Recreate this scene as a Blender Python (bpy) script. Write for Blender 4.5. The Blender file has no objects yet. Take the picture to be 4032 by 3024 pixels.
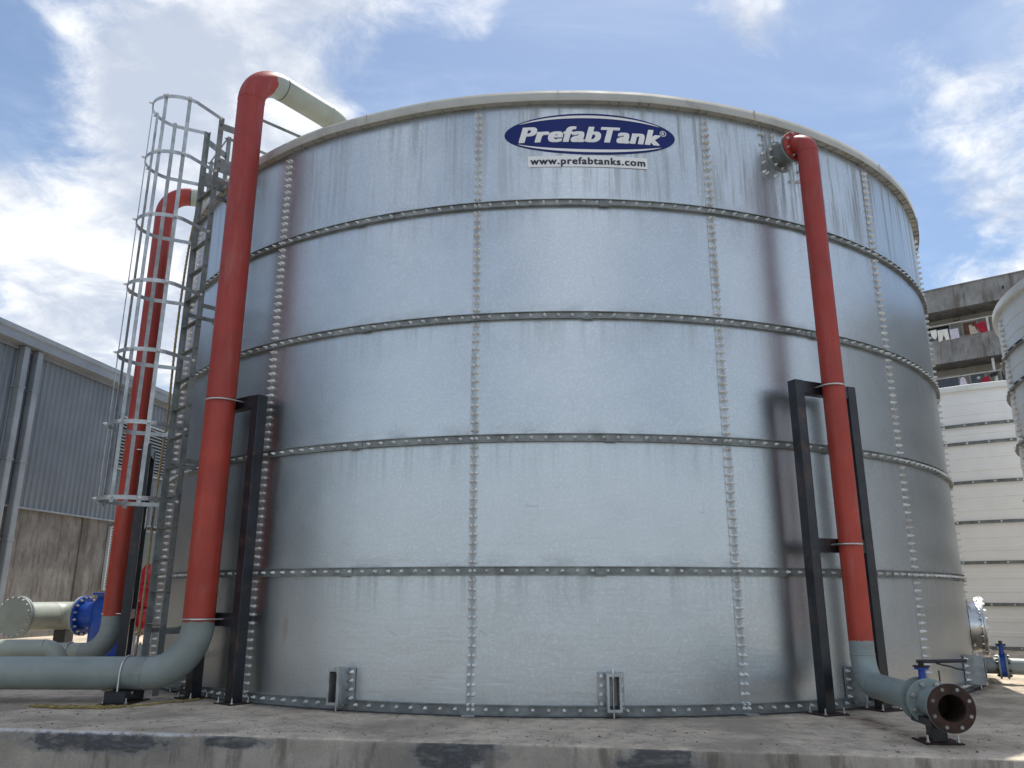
import bpy, bmesh, math, random
from mathutils import Vector, Matrix, noise
random.seed(7)
SC = bpy.context.scene
COL = SC.collection
R = math.radians

# ------------------------------------------------------------------ camera
cd = bpy.data.cameras.new('camera'); cam = bpy.data.objects.new('camera', cd); COL.objects.link(cam)
PITCH, ROLL, YAW, EYE = 0.26365, 0.00155, -0.04812, 0.990
cp, sp, cy, sy = math.cos(PITCH), math.sin(PITCH), math.cos(YAW), math.sin(YAW)
FW = Vector((sy*cp, cy*cp, sp)); rt = Vector((cy, -sy, 0)); up = rt.cross(FW)
RT = rt*math.cos(ROLL) + up*math.sin(ROLL); UP = -rt*math.sin(ROLL) + up*math.cos(ROLL)
M = Matrix((RT, UP, -FW)).transposed().to_4x4(); M.translation = (0, 0, EYE); cam.matrix_world = M
cd.sensor_width = 36; cd.lens = 36*0.7640; cd.clip_start = .05; cd.clip_end = 3000
SC.camera = cam

# ------------------------------------------------------------------ light
SUN_EL, SUN_AZ = R(64), math.atan2(.27, .963)          # azimuth from +Y towards +X
sd = Vector((math.sin(SUN_AZ)*math.cos(SUN_EL), math.cos(SUN_AZ)*math.cos(SUN_EL), math.sin(SUN_EL)))
ld = bpy.data.lights.new('sun', 'SUN'); ld.energy = 4.2; ld.angle = R(.53); ld.color = (1, .95, .87)
lo = bpy.data.objects.new('sun', ld); COL.objects.link(lo); lo.rotation_euler = sd.to_track_quat('Z', 'Y').to_euler()
SC.view_settings.view_transform = 'Standard'; SC.view_settings.look = 'None'; SC.view_settings.exposure = 0.45; SC.view_settings.gamma = 1

class NT:
    """small helper to write node trees"""
    def __init__(s, tree): s.t = tree; s.t.nodes.clear()
    def n(s, typ, **kw):
        nd = s.t.nodes.new(typ)
        for k, v in kw.items():
            if k.startswith('i_'):
                key = k[2:]; key = int(key) if key.isdigit() else key.replace('_', ' ')
                sock = nd.inputs[key]
                if isinstance(v, bpy.types.NodeSocket): s.t.links.new(v, sock)
                else: sock.default_value = v
            else: setattr(nd, k, v)
        return nd
    def link(s, a, b): s.t.links.new(a, b)
    def math(s, op, a, b=0.0, c=None, clamp=False):
        nd = s.t.nodes.new('ShaderNodeMath'); nd.operation = op; nd.use_clamp = clamp
        for i, v in enumerate((a, b) if c is None else (a, b, c)):
            if isinstance(v, bpy.types.NodeSocket): s.t.links.new(v, nd.inputs[i])
            else: nd.inputs[i].default_value = v
        return nd.outputs[0]
    def vmath(s, op, a, b=(0, 0, 0)):
        nd = s.t.nodes.new('ShaderNodeVectorMath'); nd.operation = op
        for i, v in enumerate((a, b)):
            if isinstance(v, bpy.types.NodeSocket): s.t.links.new(v, nd.inputs[i])
            else: nd.inputs[i].default_value = v
        return nd.outputs[1] if op in ('DISTANCE', 'LENGTH', 'DOT_PRODUCT') else nd.outputs[0]
    def noise(s, vec, scale, detail=4, rough=.55, dist=0.0):
        return s.n('ShaderNodeTexNoise', i_Vector=vec, i_Scale=scale, i_Detail=detail, i_Roughness=rough, i_Distortion=dist).outputs['Fac']
    def ramp(s, fac, a, b, lo=0.0, hi=1.0):
        nd = s.n('ShaderNodeMapRange', interpolation_type='SMOOTHSTEP')
        s.t.links.new(fac, nd.inputs[0])
        for i, v in enumerate((a, b, lo, hi)): nd.inputs[i+1].default_value = v
        return nd.outputs[0]
    def mix(s, fac, a, b, blend='MIX'):
        nd = s.t.nodes.new('ShaderNodeMix'); nd.data_type = 'RGBA'; nd.blend_type = blend
        for i, v in ((0, fac), (6, a), (7, b)):
            if isinstance(v, bpy.types.NodeSocket): s.t.links.new(v, nd.inputs[i])
            elif i == 0: nd.inputs[0].default_value = v
            else: nd.inputs[i].default_value = (*v, 1) if len(v) == 3 else v
        return nd.outputs[2]

W = bpy.data.worlds.new('World'); SC.world = W; W.use_nodes = True
w = NT(W.node_tree)
SKY_STRENGTH = 0.10
sky = w.n('ShaderNodeTexSky', sky_type='NISHITA', sun_disc=False, sun_elevation=SUN_EL, sun_rotation=SUN_AZ,
          altitude=60, air_density=1.0, dust_density=.6, ozone_density=1.2)
gen = w.n('ShaderNodeTexCoord').outputs['Generated']
dirn = w.vmath('NORMALIZE', gen)
sep = w.n('ShaderNodeSeparateXYZ', i_Vector=dirn)
den = w.math('ADD', w.math('MAXIMUM', sep.outputs[2], 0.0), .22)
cx = w.math('DIVIDE', sep.outputs[0], den); cyy = w.math('DIVIDE', sep.outputs[1], den)
pl = w.n('ShaderNodeCombineXYZ', i_X=cx, i_Y=cyy, i_Z=0.37).outputs[0]
big = w.noise(pl, 2.3, 10, .60, .45)
fine = w.noise(pl, 8.5, 8, .65, .6)
# cloud banks that stand in given directions of the sky (azimuth from +Y, elevation, width, weight)
BANKS = []
def bank(az, el, width, weight):
    a, e = R(az), R(el)
    BANKS.append(((math.sin(a)*math.cos(e), math.cos(a)*math.cos(e), math.sin(e)), width, weight))
bank(-33, 32, .24, .145); bank(-36, 20, .22, .145); bank(-29, 20, .18, .15); bank(-24, 29, .13, .07); bank(-19, 22, .22, .16); bank(-28, 36, .10, .08)
bank(33, 33, .12, .10); bank(36, 31, .13, .08); bank(29, 30.5, .05, .12); bank(17, 39, .075, .24); bank(-6, 40, .05, .12); bank(31.5, 26, .05, .10); bank(30, 25, .05, .05); bank(34, 20, .10, .14); bank(-2, 42, .07, .10)
bank(-20, 42, .10, .10)
bank(5, 33, .30, -.20); bank(24, 26, .13, -.14); bank(-37, 26, .085, -.26); bank(-33, 26.5, .05, -.10); bank(-24, 39, .07, -.08); bank(-12, 36, .09, -.07); bank(-41, 33, .09, -.18); bank(-39, 17.5, .05, -.14); bank(-29, 27.5, .05, -.14)
bias = None
for c, wd, wt in BANKS:
    dd = w.vmath('DISTANCE', dirn, c)
    g = w.math('MULTIPLY', w.math('POWER', 2.718, w.math('MULTIPLY', w.math('MULTIPLY', dd, dd), -1/(wd*wd))), wt)
    bias = g if bias is None else w.math('ADD', bias, g)
dens = w.math('ADD', w.math('ADD', w.math('MULTIPLY', big, .68), w.math('MULTIPLY', fine, .32)), bias)
front = w.ramp(sep.outputs[1], -.2, .3, 0.05, -.01)                # a little more cloud in the half of the sky behind the viewer, added to lift slab and tank
mask = w.ramp(w.math('ADD', dens, front), .485, .70)
body = w.noise(pl, 3.4, 8, .6, .4)
shade = w.ramp(w.math('ADD', w.math('MULTIPLY', body, .8), w.math('MULTIPLY', fine, .25)), .40, .64)
ccol = w.mix(shade, (.45, .50, .59), (.88, .885, .89))
ccol = w.vmath('SCALE', ccol); ccol.node.inputs['Scale'].default_value = 1.0
W.node_tree.links.new(w.ramp(sep.outputs[1], .45, -.25, 1.0, 1.7), ccol.node.inputs['Scale'])   # front-lit clouds behind the viewer, boosted there to brighten the shaded slab and tank
skyc = w.vmath('MULTIPLY', w.vmath('MULTIPLY', sky.outputs[0], (.93, .98, 1.0)), (SKY_STRENGTH,)*3)
veil = w.ramp(w.noise(w.vmath('MULTIPLY', pl, (1.0, 2.2, 1.0)), 1.7, 7, .6, .8), .42, .72, .06, .34)
haze_ = w.mix(veil, skyc, (.62, .70, .83))
allc = w.mix(w.math('MULTIPLY', mask, .93), haze_, ccol)
bg = w.n('ShaderNodeBackground', i_Color=allc, i_Strength=1.0)
w.n('ShaderNodeOutputWorld', i_Surface=bg.outputs[0])

# ------------------------------------------------------------------ object helpers
OFF = {}
class MB:
    """collects pieces and links them as ONE mesh object (vertices in world metres)"""
    def __init__(s): s.v = []; s.f = []; s.sm = []; s.uv = None
    def add(s, vs, fs, smooth=False):
        o = len(s.v); s.v += [Vector(p) for p in vs]
        for f in fs: s.f.append(tuple(i+o for i in f)); s.sm.append(smooth)
        return s
    def obox(s, c, ax, ay, az):
        c, ax, ay, az = map(Vector, (c, ax, ay, az))
        vs = [c+ax*i+ay*j+az*k for k in (-1, 1) for j in (-1, 1) for i in (-1, 1)]
        fs = [(0, 2, 3, 1), (4, 5, 7, 6), (0, 1, 5, 4), (2, 6, 7, 3), (0, 4, 6, 2), (1, 3, 7, 5)]
        if ax.cross(ay).dot(az) < 0: fs = [tuple(reversed(f)) for f in fs]
        return s.add(vs, fs)
    def box(s, x0, x1, y0, y1, z0, z1):
        return s.obox(((x0+x1)/2, (y0+y1)/2, (z0+z1)/2), ((x1-x0)/2, 0, 0), (0, (y1-y0)/2, 0), (0, 0, (z1-z0)/2))
    def bar(s, p, q, wd, ht, side=None):
        p, q = Vector(p), Vector(q); d = (q-p).normalized()
        a = Vector(side) if side else Vector((0, 0, 1)) if abs(d.z) < .9 else Vector((1, 0, 0))
        a = (a - d*a.dot(d)).normalized(); b = d.cross(a)
        return s.obox((p+q)/2, (q-p)/2, a*wd/2, b*ht/2)
    def tube(s, path, r, seg=20, cap=True, smooth=True, twist=0.0, lobes=0, depth=0.0):
        P = [Vector(p) for p in path]; n = len(P); vs = []; d0 = (P[1]-P[0]).normalized()
        a = Vector((0, 0, 1)) if abs(d0.z) < .9 else Vector((1, 0, 0)); a = (a-d0*a.dot(d0)).normalized()
        L = 0
        for i, p in enumerate(P):
            d = (P[min(i+1, n-1)]-P[max(i-1, 0)]).normalized(); a = (a-d*a.dot(d)).normalized(); b = d.cross(a)
            if i: L += (p-P[i-1]).length
            rr = r[i] if isinstance(r, (list, tuple)) else r
            for k in range(seg):
                t = 2*math.pi*k/seg
                q = rr*(1+(depth*math.cos(lobes*(t+twist*L)) if lobes else 0))
                vs.append(p+(a*math.cos(t)+b*math.sin(t))*q)
        fs = [(i*seg+k, i*seg+(k+1) % seg, (i+1)*seg+(k+1) % seg, (i+1)*seg+k) for i in range(n-1) for k in range(seg)]
        s.add(vs, fs, smooth)
        if cap:
            s.add(vs[:seg], [tuple(reversed(range(seg)))]); s.add(vs[-seg:], [tuple(range(seg))])
        return s
    def lathe(s, o, ax, prof, seg=32, smooth=True, split=True, closed=False):
        """prof: (distance along ax, radius) pairs turned about the axis"""
        o, d = Vector(o), Vector(ax).normalized()
        a = Vector((0, 0, 1)) if abs(d.z) < .9 else Vector((1, 0, 0)); a = (a-d*a.dot(d)).normalized(); b = d.cross(a)
        pr = list(prof)+([prof[0]] if closed else [])
        ring = lambda h, r: [o+d*h+(a*math.cos(2*math.pi*k/seg)+b*math.sin(2*math.pi*k/seg))*r for k in range(seg)]
        if split:
            for (h0, r0), (h1, r1) in zip(pr, pr[1:]):
                s.add(ring(h0, r0)+ring(h1, r1), [(k, (k+1) % seg, seg+(k+1) % seg, seg+k) for k in range(seg)], smooth)
        else:
            vs = [p for h, r in pr for p in ring(h, r)]
            s.add(vs, [(i*seg+k, i*seg+(k+1) % seg, (i+1)*seg+(k+1) % seg, (i+1)*seg+k) for i in range(len(pr)-1) for k in range(seg)], smooth)
        return s
    def bolt(s, p, d, r=.016, h=.03, seg=6):
        """hex head with a stud end"""
        s.lathe(p, d, [(0, 0), (0, r), (h*.55, r), (h*.55, r*.55), (h, r*.5), (h, 0)], seg, smooth=False)
        return s
    def build(s, name, mat, parent=None, bevel=0, loc=None):
        me = bpy.data.meshes.new(name)
        off = Vector(OFF.get(parent.name, (0, 0, 0))) if parent else Vector(loc or (0, 0, 0))
        me.from_pydata([tuple(p-off) for p in s.v], [], s.f); me.validate()
        for p, sm in zip(me.polygons, s.sm): p.use_smooth = sm
        if s.uv:
            ul = me.uv_layers.new(name='wrap')
            for l in me.loops: ul.data[l.index].uv = s.uv[l.vertex_index]
        if mat: me.materials.append(mat)
        o = bpy.data.objects.new(name, me); COL.objects.link(o)
        if parent: o.parent = parent; OFF[o.name] = tuple(off)
        else: o.location = off; OFF[o.name] = tuple(off)
        if bevel:
            m = o.modifiers.new('bevel', 'BEVEL'); m.width = bevel; m.segments = 2; m.limit_method = 'ANGLE'; m.angle_limit = R(40)
        return o
def tag(o, label=None, cat=None, group=None, kind=None):
    if label: o['label'] = label
    if cat: o['category'] = cat
    if group: o['group'] = group
    if kind: o['kind'] = kind
    return o
def thing(name, loc, label, cat, group=None):
    o = bpy.data.objects.new(name, None); o.empty_display_size = .2; COL.objects.link(o); o.location = loc
    OFF[o.name] = tuple(loc); return tag(o, label, cat, group)
def arc(c, a, b, r, n=12, t0=0, t1=90):
    """points of a bend: centre c, from direction a turning to direction b"""
    c, a, b = Vector(c), Vector(a), Vector(b)
    return [c+(a*math.cos(R(t0+(t1-t0)*i/n))+b*math.sin(R(t0+(t1-t0)*i/n)))*r for i in range(n+1)]
def lin(p, q, n): p, q = Vector(p), Vector(q); return [p+(q-p)*i/n for i in range(n+1)]

# ------------------------------------------------------------------ materials
def mat(name, col, rough=.5, metal=0.0, vary=.15, vscale=3.0, bump=0.0, bscale=60.0, dirt=None, dscale=2.0, damt=.5, coat=0.0, spec=.5):
    m = bpy.data.materials.new(name); m.use_nodes = True; t = NT(m.node_tree)
    pos = t.n('ShaderNodeNewGeometry').outputs['Position']
    n1 = t.noise(pos, vscale, 6, .6)
    lo = tuple(c*(1-vary) for c in col); hi = tuple(min(1, c*(1+vary)) for c in col)
    c = t.mix(t.ramp(n1, .3, .7), lo, hi)
    if dirt:
        d = t.ramp(t.noise(pos, dscale, 8, .65, .4), .52, .70, 0, damt); c = t.mix(d, c, dirt)
    b = t.n('ShaderNodeBsdfPrincipled', i_Base_Color=c, i_Metallic=metal, i_Coat_Weight=coat)
    b.inputs['Specular IOR Level'].default_value = spec
    t.link(t.ramp(t.noise(pos, vscale*2.3, 4), .25, .75, max(.02, rough-.08), min(1, rough+.1)), b.inputs['Roughness'])
    if bump:
        bp = t.n('ShaderNodeBump', i_Strength=bump, i_Distance=.01, i_Height=t.noise(pos, bscale, 5, .6)); t.link(bp.outputs[0], b.inputs['Normal'])
    t.n('ShaderNodeOutputMaterial', i_Surface=b.outputs[0]); return m

def mat_tank_sheet():
    m = bpy.data.materials.new('galvanised_sheet'); m.use_nodes = True; t = NT(m.node_tree)
    uv = t.n('ShaderNodeUVMap', uv_map='wrap').outputs[0]; pos = t.n('ShaderNodeNewGeometry').outputs['Position']
    s = t.n('ShaderNodeSeparateXYZ', i_Vector=uv); u, z = s.outputs[0], s.outputs[1]
    rnd = t.n('ShaderNodeObjectInfo').outputs['Random']
    uo = t.math('ADD', u, t.math('MULTIPLY', rnd, 37.0))
    vec = lambda a, b: t.n('ShaderNodeCombineXYZ', i_X=t.math('MULTIPLY', u, a), i_Y=t.math('MULTIPLY', z, b), i_Z=t.math('MULTIPLY', rnd, 9.0)).outputs[0]
    spang = t.noise(vec(1, 1), 42, 3, .7)
    cloud = t.noise(vec(1, 1), 1.6, 6, .6, .5)
    rollm = t.noise(vec(2.0, 30.0), 1.0, 4, .6)                      # fine rolling marks along the sheet
    streak = t.noise(vec(9.0, .45), 1.0, 6, .72, .15)                # rain streaks running down
    fine_s = t.noise(vec(38.0, 1.1), 1.0, 4, .7)
    base = t.mix(t.ramp(cloud, .3, .7), (.490, .520, .535), (.545, .575, .590))
    base = t.mix(t.math('MULTIPLY', rnd, .35), base, (.42, .452, .472))
    base = t.mix(t.ramp(spang, .50, .62, 0, .30), base, (.70, .73, .75))
    # how far down a sheet: dirt gathers below the roof edge and above each ring
    zc = t.math('FRACT', t.math('DIVIDE', z, 1.2))
    topc = t.ramp(z, 4.75, 4.95)
    low = t.ramp(zc, .16, .0, 0, 1); high = t.ramp(zc, .55, 1.0, 0, 1)
    thr = t.math('ADD', t.math('MULTIPLY', streak, .75), t.math('MULTIPLY', fine_s, .25))
    d1 = t.ramp(thr, .46, .62, 0, .85)
    right = t.ramp(u, -1.5, 3.2, .35, 1.0)
    dtop = t.math('MULTIPLY', t.math('MULTIPLY', d1, topc), t.math('MULTIPLY', right, t.ramp(z, 4.85, 5.9, .55, 1.0)))
    dlow = t.math('MULTIPLY', t.math('MULTIPLY', low, t.ramp(t.noise(vec(3.0, 6.0), 1.0, 6, .7), .40, .70)), .30)
    dmid = t.math('MULTIPLY', t.math('MULTIPLY', d1, high), .22)
    dirt = t.math('MAXIMUM', t.math('MAXIMUM', dtop, dlow), dmid)
    # the long drip below each ring joint (middle of every second sheet)
    um = t.math('ABSOLUTE', t.math('ADD', t.math('SUBTRACT', t.math('MULTIPLY', t.math('FRACT', t.math('ADD', t.math('DIVIDE', u, 2.4055), .79046)), 2.4055), 1.2), t.math('MULTIPLY', t.math('SUBTRACT', t.noise(vec(.0, 1.5), 1.0, 3), .5), .10)))
    drip = t.math('MULTIPLY', t.ramp(um, .05, .006), t.ramp(t.noise(vec(6.0, 2.2), 1.0, 4, .7), .30, .62, .12, .62))
    dirt = t.math('MAXIMUM', dirt, t.math('MULTIPLY', drip, .75))
    # rust smear on the lowest left sheet
    rd = t.vmath('DISTANCE', t.n('ShaderNodeCombineXYZ', i_X=t.math('MULTIPLY', u, 4.5), i_Y=z, i_Z=0.0).outputs[0], (-2.62*4.5, .62, 0))
    rust = t.math('MULTIPLY', t.ramp(rd, .34, .06), t.ramp(t.noise(vec(14.0, 2.4), 1.0, 6, .7), .42, .64, 0, .6))
    # scuffs and pen marks
    sc = t.n('ShaderNodeTexVoronoi', i_Vector=vec(2.6, .9), i_Scale=1.0, feature='DISTANCE_TO_EDGE').outputs[0]
    scuff = t.math('MULTIPLY', t.ramp(sc, .010, .003), t.ramp(t.noise(vec(3.0, 3.0), 1.3, 3), .60, .66, 0, .30))
    col = t.mix(dirt, base, (.16, .165, .15)); col = t.mix(scuff, col, (.25, .26, .27)); col = t.mix(rust, col, (.24, .11, .05))
    rough = t.math('ADD', t.ramp(cloud, .3, .7, .345, .385), t.math('MULTIPLY', dirt, .3))
    met = t.math('SUBTRACT', .97, t.math('MULTIPLY', t.math('MAXIMUM', dirt, rust), .8))
    bump_h = t.math('ADD', t.math('MULTIPLY', rollm, .18), t.math('MULTIPLY', t.noise(vec(2.2, 9.0), 1.0, 5, .6, .6), .65))
    b1 = t.n('ShaderNodeBump', i_Strength=.22, i_Distance=.012, i_Height=bump_h)
    b2 = t.n('ShaderNodeBump', i_Strength=.35, i_Distance=.02, i_Height=t.noise(vec(.9, .8), 1.0, 2, .5)); t.link(b1.outputs[0], b2.inputs['Normal'])
    b = t.n('ShaderNodeBsdfPrincipled', i_Base_Color=col, i_Metallic=met, i_Roughness=rough, i_Normal=b2.outputs[0])
    t.n('ShaderNodeOutputMaterial', i_Surface=b.outputs[0]); return m

RED, GREY = (.36, .043, .024), (.225, .26, .245)
def mat_split(name, axis, at, amp, scale=14.0, low=GREY, high=RED, curve=None):
    """pipe paint that changes colour at a ragged brushed edge: below `at` along `axis` one colour, above it the other"""
    m = bpy.data.materials.new(name); m.use_nodes = True; t = NT(m.node_tree)
    pos = t.n('ShaderNodeNewGeometry').outputs['Position']
    p = t.vmath('DOT_PRODUCT', pos, axis)
    nz = t.math('ADD', t.math('MULTIPLY', t.math('SUBTRACT', t.noise(pos, scale, 5, .7), .5), amp*2), t.math('MULTIPLY', t.math('SUBTRACT', t.noise(pos, 4.0, 1), .5), amp*1.4))
    k = t.ramp(t.math('ADD', t.math('SUBTRACT', p, at), nz), -.006, .006)
    c1 = t.mix(t.ramp(t.noise(pos, 2.5, 6, .6), .3, .7), tuple(c*.85 for c in high), tuple(c*1.12 for c in high))
    sepz = t.n('ShaderNodeSeparateXYZ', i_Vector=pos).outputs[2]
    c1 = t.mix(t.ramp(sepz, 1.6, 5.2, 0, .55), c1, (.26, .026, .026))       # sky reflection painted into the red, pinker towards the top
    chips = t.ramp(t.noise(pos, 9.0, 4, .75, 1.0), .715, .735, 0, .7); c1 = t.mix(chips, c1, (.12, .05, .04))
    rub = t.ramp(t.noise(t.vmath('MULTIPLY', pos, (5, 5, 26)), 1.0, 6, .72), .665, .72, 0, .6); c1 = t.mix(rub, c1, (.20, .10, .075))
    pale = t.ramp(t.noise(t.vmath('MULTIPLY', pos, (9, 9, .8)), 1.5, 5, .65), .54, .74, 0, .28); c1 = t.mix(pale, c1, (.42, .13, .10))
    c0 = t.mix(t.ramp(t.noise(pos, 2.0, 6, .6), .3, .7), tuple(c*.88 for c in low), tuple(c*1.1 for c in low))
    st = t.ramp(t.noise(t.vmath('MULTIPLY', pos, (3, 3, 14)), 1.2, 6, .7), .56, .72, 0, .35); c0 = t.mix(st, c0, (.14, .125, .095))
    c = t.mix(k, c0, c1)
    b = t.n('ShaderNodeBsdfPrincipled', i_Base_Color=c, i_Roughness=t.ramp(t.noise(pos, 6, 4), .3, .7, .42, .58)); b.inputs['Specular IOR Level'].default_value = .42
    dust = t.ramp(t.noise(t.vmath('MULTIPLY', pos, (5, 5, .7)), 2.0, 6, .7), .50, .75, 0, .22); t.link(t.mix(dust, c, (.30, .22, .19)), b.inputs['Base Color'])
    bp = t.n('ShaderNodeBump', i_Strength=.10, i_Distance=.006, i_Height=t.noise(pos, 45, 5, .6)); t.link(bp.outputs[0], b.inputs['Normal'])
    t.n('ShaderNodeOutputMaterial', i_Surface=b.outputs[0]); return m

def mat_concrete(name, top=(.58, .485, .375), side=(.36, .32, .268), patches=(), scale=1.0):
    m = bpy.data.materials.new(name); m.use_nodes = True; t = NT(m.node_tree)
    g = t.n('ShaderNodeNewGeometry'); pos = g.outputs['Position']; nz = t.n('ShaderNodeSeparateXYZ', i_Vector=g.outputs['Normal']).outputs[2]
    sp = t.n('ShaderNodeSeparateXYZ', i_Vector=pos)
    a = t.noise(pos, 1.1*scale, 8, .68, .3); b_ = t.noise(pos, 5.5*scale, 8, .7); fine_ = t.noise(pos, 60*scale, 4, .7)
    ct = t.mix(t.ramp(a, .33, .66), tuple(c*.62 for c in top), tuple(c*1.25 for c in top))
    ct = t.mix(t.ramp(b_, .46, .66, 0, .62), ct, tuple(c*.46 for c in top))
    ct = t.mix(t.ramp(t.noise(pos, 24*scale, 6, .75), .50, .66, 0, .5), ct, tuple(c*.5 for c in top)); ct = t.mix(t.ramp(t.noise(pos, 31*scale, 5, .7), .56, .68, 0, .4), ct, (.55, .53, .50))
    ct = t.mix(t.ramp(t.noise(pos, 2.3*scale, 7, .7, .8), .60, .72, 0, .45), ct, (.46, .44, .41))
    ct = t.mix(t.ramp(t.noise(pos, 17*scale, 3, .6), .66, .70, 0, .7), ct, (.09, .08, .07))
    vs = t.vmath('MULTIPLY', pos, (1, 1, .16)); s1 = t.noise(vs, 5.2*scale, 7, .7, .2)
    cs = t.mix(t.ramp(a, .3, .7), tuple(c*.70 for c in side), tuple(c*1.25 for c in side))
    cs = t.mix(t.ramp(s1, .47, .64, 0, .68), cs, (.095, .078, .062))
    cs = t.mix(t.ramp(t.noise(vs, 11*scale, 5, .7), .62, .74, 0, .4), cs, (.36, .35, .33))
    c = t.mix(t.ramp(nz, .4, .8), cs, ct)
    c = t.mix(t.ramp(fine_, .35, .75, 0, .22), c, (.10, .095, .09))
    for (px, pz, wx, wz) in patches:                                 # brushed bitumen repairs on the face of the slab
        dx = t.math('DIVIDE', t.math('SUBTRACT', sp.outputs[0], px), wx); dz = t.math('DIVIDE', t.math('SUBTRACT', sp.outputs[2], pz), wz)
        d = t.math('SQRT', t.math('ADD', t.math('MULTIPLY', dx, dx), t.math('MULTIPLY', dz, dz)))
        d = t.math('ADD', d, t.math('MULTIPLY', t.math('SUBTRACT', t.noise(t.vmath('MULTIPLY', pos, (1, 1, 1.6)), 4.0, 8, .72), .5), 2.1))
        brush = t.noise(t.vmath('MULTIPLY', pos, (1.1, 1, 4.0)), 3.2, 8, .70, .15)
        k = t.math('MULTIPLY', t.math('MULTIPLY', t.ramp(d, 1.02, .78), t.ramp(brush, .34, .56, .30, .95)), t.ramp(nz, .8, .5))
        rim = t.math('MULTIPLY', t.ramp(d, 1.18, 1.08, 0, .5), t.ramp(nz, .8, .5))
        c = t.mix(rim, c, (.19, .19, .185))
        c = t.mix(k, c, t.mix(t.ramp(brush, .46, .70), (.046, .049, .053), (.16, .165, .172)))
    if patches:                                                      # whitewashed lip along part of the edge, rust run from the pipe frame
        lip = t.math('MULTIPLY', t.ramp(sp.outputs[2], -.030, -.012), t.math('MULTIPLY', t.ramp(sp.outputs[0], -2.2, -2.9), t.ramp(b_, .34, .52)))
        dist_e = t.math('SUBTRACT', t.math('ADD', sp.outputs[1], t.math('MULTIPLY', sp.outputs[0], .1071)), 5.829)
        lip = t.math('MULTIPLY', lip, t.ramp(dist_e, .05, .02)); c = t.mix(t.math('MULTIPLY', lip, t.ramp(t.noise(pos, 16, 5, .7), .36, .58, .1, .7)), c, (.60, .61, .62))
        along = t.math('ABSOLUTE', t.math('SUBTRACT', t.math('ADD', sp.outputs[0], t.math('MULTIPLY', t.math('SUBTRACT', t.noise(pos, 3.0, 4), .5), .22)), t.math('MULTIPLY_ADD', sp.outputs[1], -.06, 3.0)))
        run_ = t.math('MULTIPLY', t.ramp(along, .16, .02), t.math('MULTIPLY', t.ramp(sp.outputs[1], 5.9, 6.3), t.ramp(sp.outputs[1], 7.5, 7.2)))
        c = t.mix(t.math('MULTIPLY', run_, t.ramp(b_, .40, .60, .1, .75)), c, (.13, .065, .04))
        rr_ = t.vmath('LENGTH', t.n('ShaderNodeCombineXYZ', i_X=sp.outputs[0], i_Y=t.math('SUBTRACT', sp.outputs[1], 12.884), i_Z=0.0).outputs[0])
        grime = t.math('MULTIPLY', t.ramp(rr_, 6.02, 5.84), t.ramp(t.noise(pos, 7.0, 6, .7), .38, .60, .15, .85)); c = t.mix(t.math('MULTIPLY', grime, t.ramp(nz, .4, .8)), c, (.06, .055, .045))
    bs = t.n('ShaderNodeBsdfPrincipled', i_Base_Color=c, i_Roughness=.88); bs.inputs['Specular IOR Level'].default_value = .3
    h = t.math('ADD', t.math('MULTIPLY', b_, .6), t.math('MULTIPLY', fine_, .4))
    bp = t.n('ShaderNodeBump', i_Strength=.55, i_Distance=.02, i_Height=h); t.link(bp.outputs[0], bs.inputs['Normal'])
    t.n('ShaderNodeOutputMaterial', i_Surface=bs.outputs[0]); return m

M_sheet = mat_tank_sheet()
M_galv = mat('galvanised_steel', (.42, .44, .44), .46, .75, .22, 7, .08, 40, (.20, .20, .18), 3, .4)
M_galvd = mat('weathered_galvanised_steel', (.245, .26, .252), .55, .55, .25, 6, .08, 40, (.13, .125, .105), 4, .6)
M_cap = mat('bolt_cap_plastic', (.72, .71, .68), .30, 0, .20, 14, 0, 60, (.36, .25, .16), 4.5, .6)
M_trim = mat('roof_edge_sheet', (.40, .385, .335), .55, 0, .10, 2.2, .05, 30, (.20, .18, .14), 3.2, .5)
M_white = mat('white_sticker_vinyl', (.78, .77, .74), .42, 0, .04, 4, 0, 60, (.6, .58, .52), 4, .35)
M_blue_sign = mat('blue_sticker_vinyl', (.006, .016, .125), .42, 0, .08, 3, spec=.25)
M_ink = mat('navy_sticker_ink', (.012, .014, .035), .4, 0, .05)
M_grey = mat('grey_pipe_paint', GREY, .42, 0, .12, 2.2, .10, 45, (.14, .125, .095), 2.4, .35)
M_greyl = mat('pale_grey_pipe_paint', (.31, .335, .285), .45, 0, .12, 2.2, .10, 45, (.22, .20, .15), 2.4, .35)
M_black = mat('black_frame_paint', (.011, .013, .018), .36, 0, .4, 5, .12, 70, (.075, .042, .028), 4.4, .75)
M_blackv = mat('black_handle_coating', (.016, .017, .022), .38, 0, .2, 6)
M_blue = mat('blue_valve_paint', (.008, .055, .30), .36, 0, .14, 4, .06, 40)
M_rust = mat('rusty_steel', (.036, .017, .012), .8, .1, .4, 9, .5, 50, (.13, .045, .018), 6, .6)
M_steel = mat('zinc_fastener', (.55, .54, .52), .35, .8, .2, 12)
M_stain = mat('polished_stainless_steel', (.66, .65, .63), .30, 1, .06, 5)
M_redgloss = mat('glossy_red_valve_paint', (.42, .012, .03), .28, 0, .15, 4)
M_redpipe = mat_split('red_pipe_paint', (0, 0, 1), -9, .01)
M_riser = mat_split('red_over_grey_pipe_paint', (0, 0, 1), .735, .028)
M_riser_b = mat_split('red_over_pale_grey_pipe_paint', (0, 0, 1), .72, .02, 14, (.25, .28, .265))
M_down = mat_split('red_over_green_grey_pipe_paint', (0, 0, 1), .61, .045, 7, (.24, .285, .275))
M_conc = mat_concrete('slab_concrete', patches=((-3.45, -.070, .62, .085), (-.72, -.070, .30, .13), (.70, -.09, .25, .11), (-2.30, -.04, .22, .05)))
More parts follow.
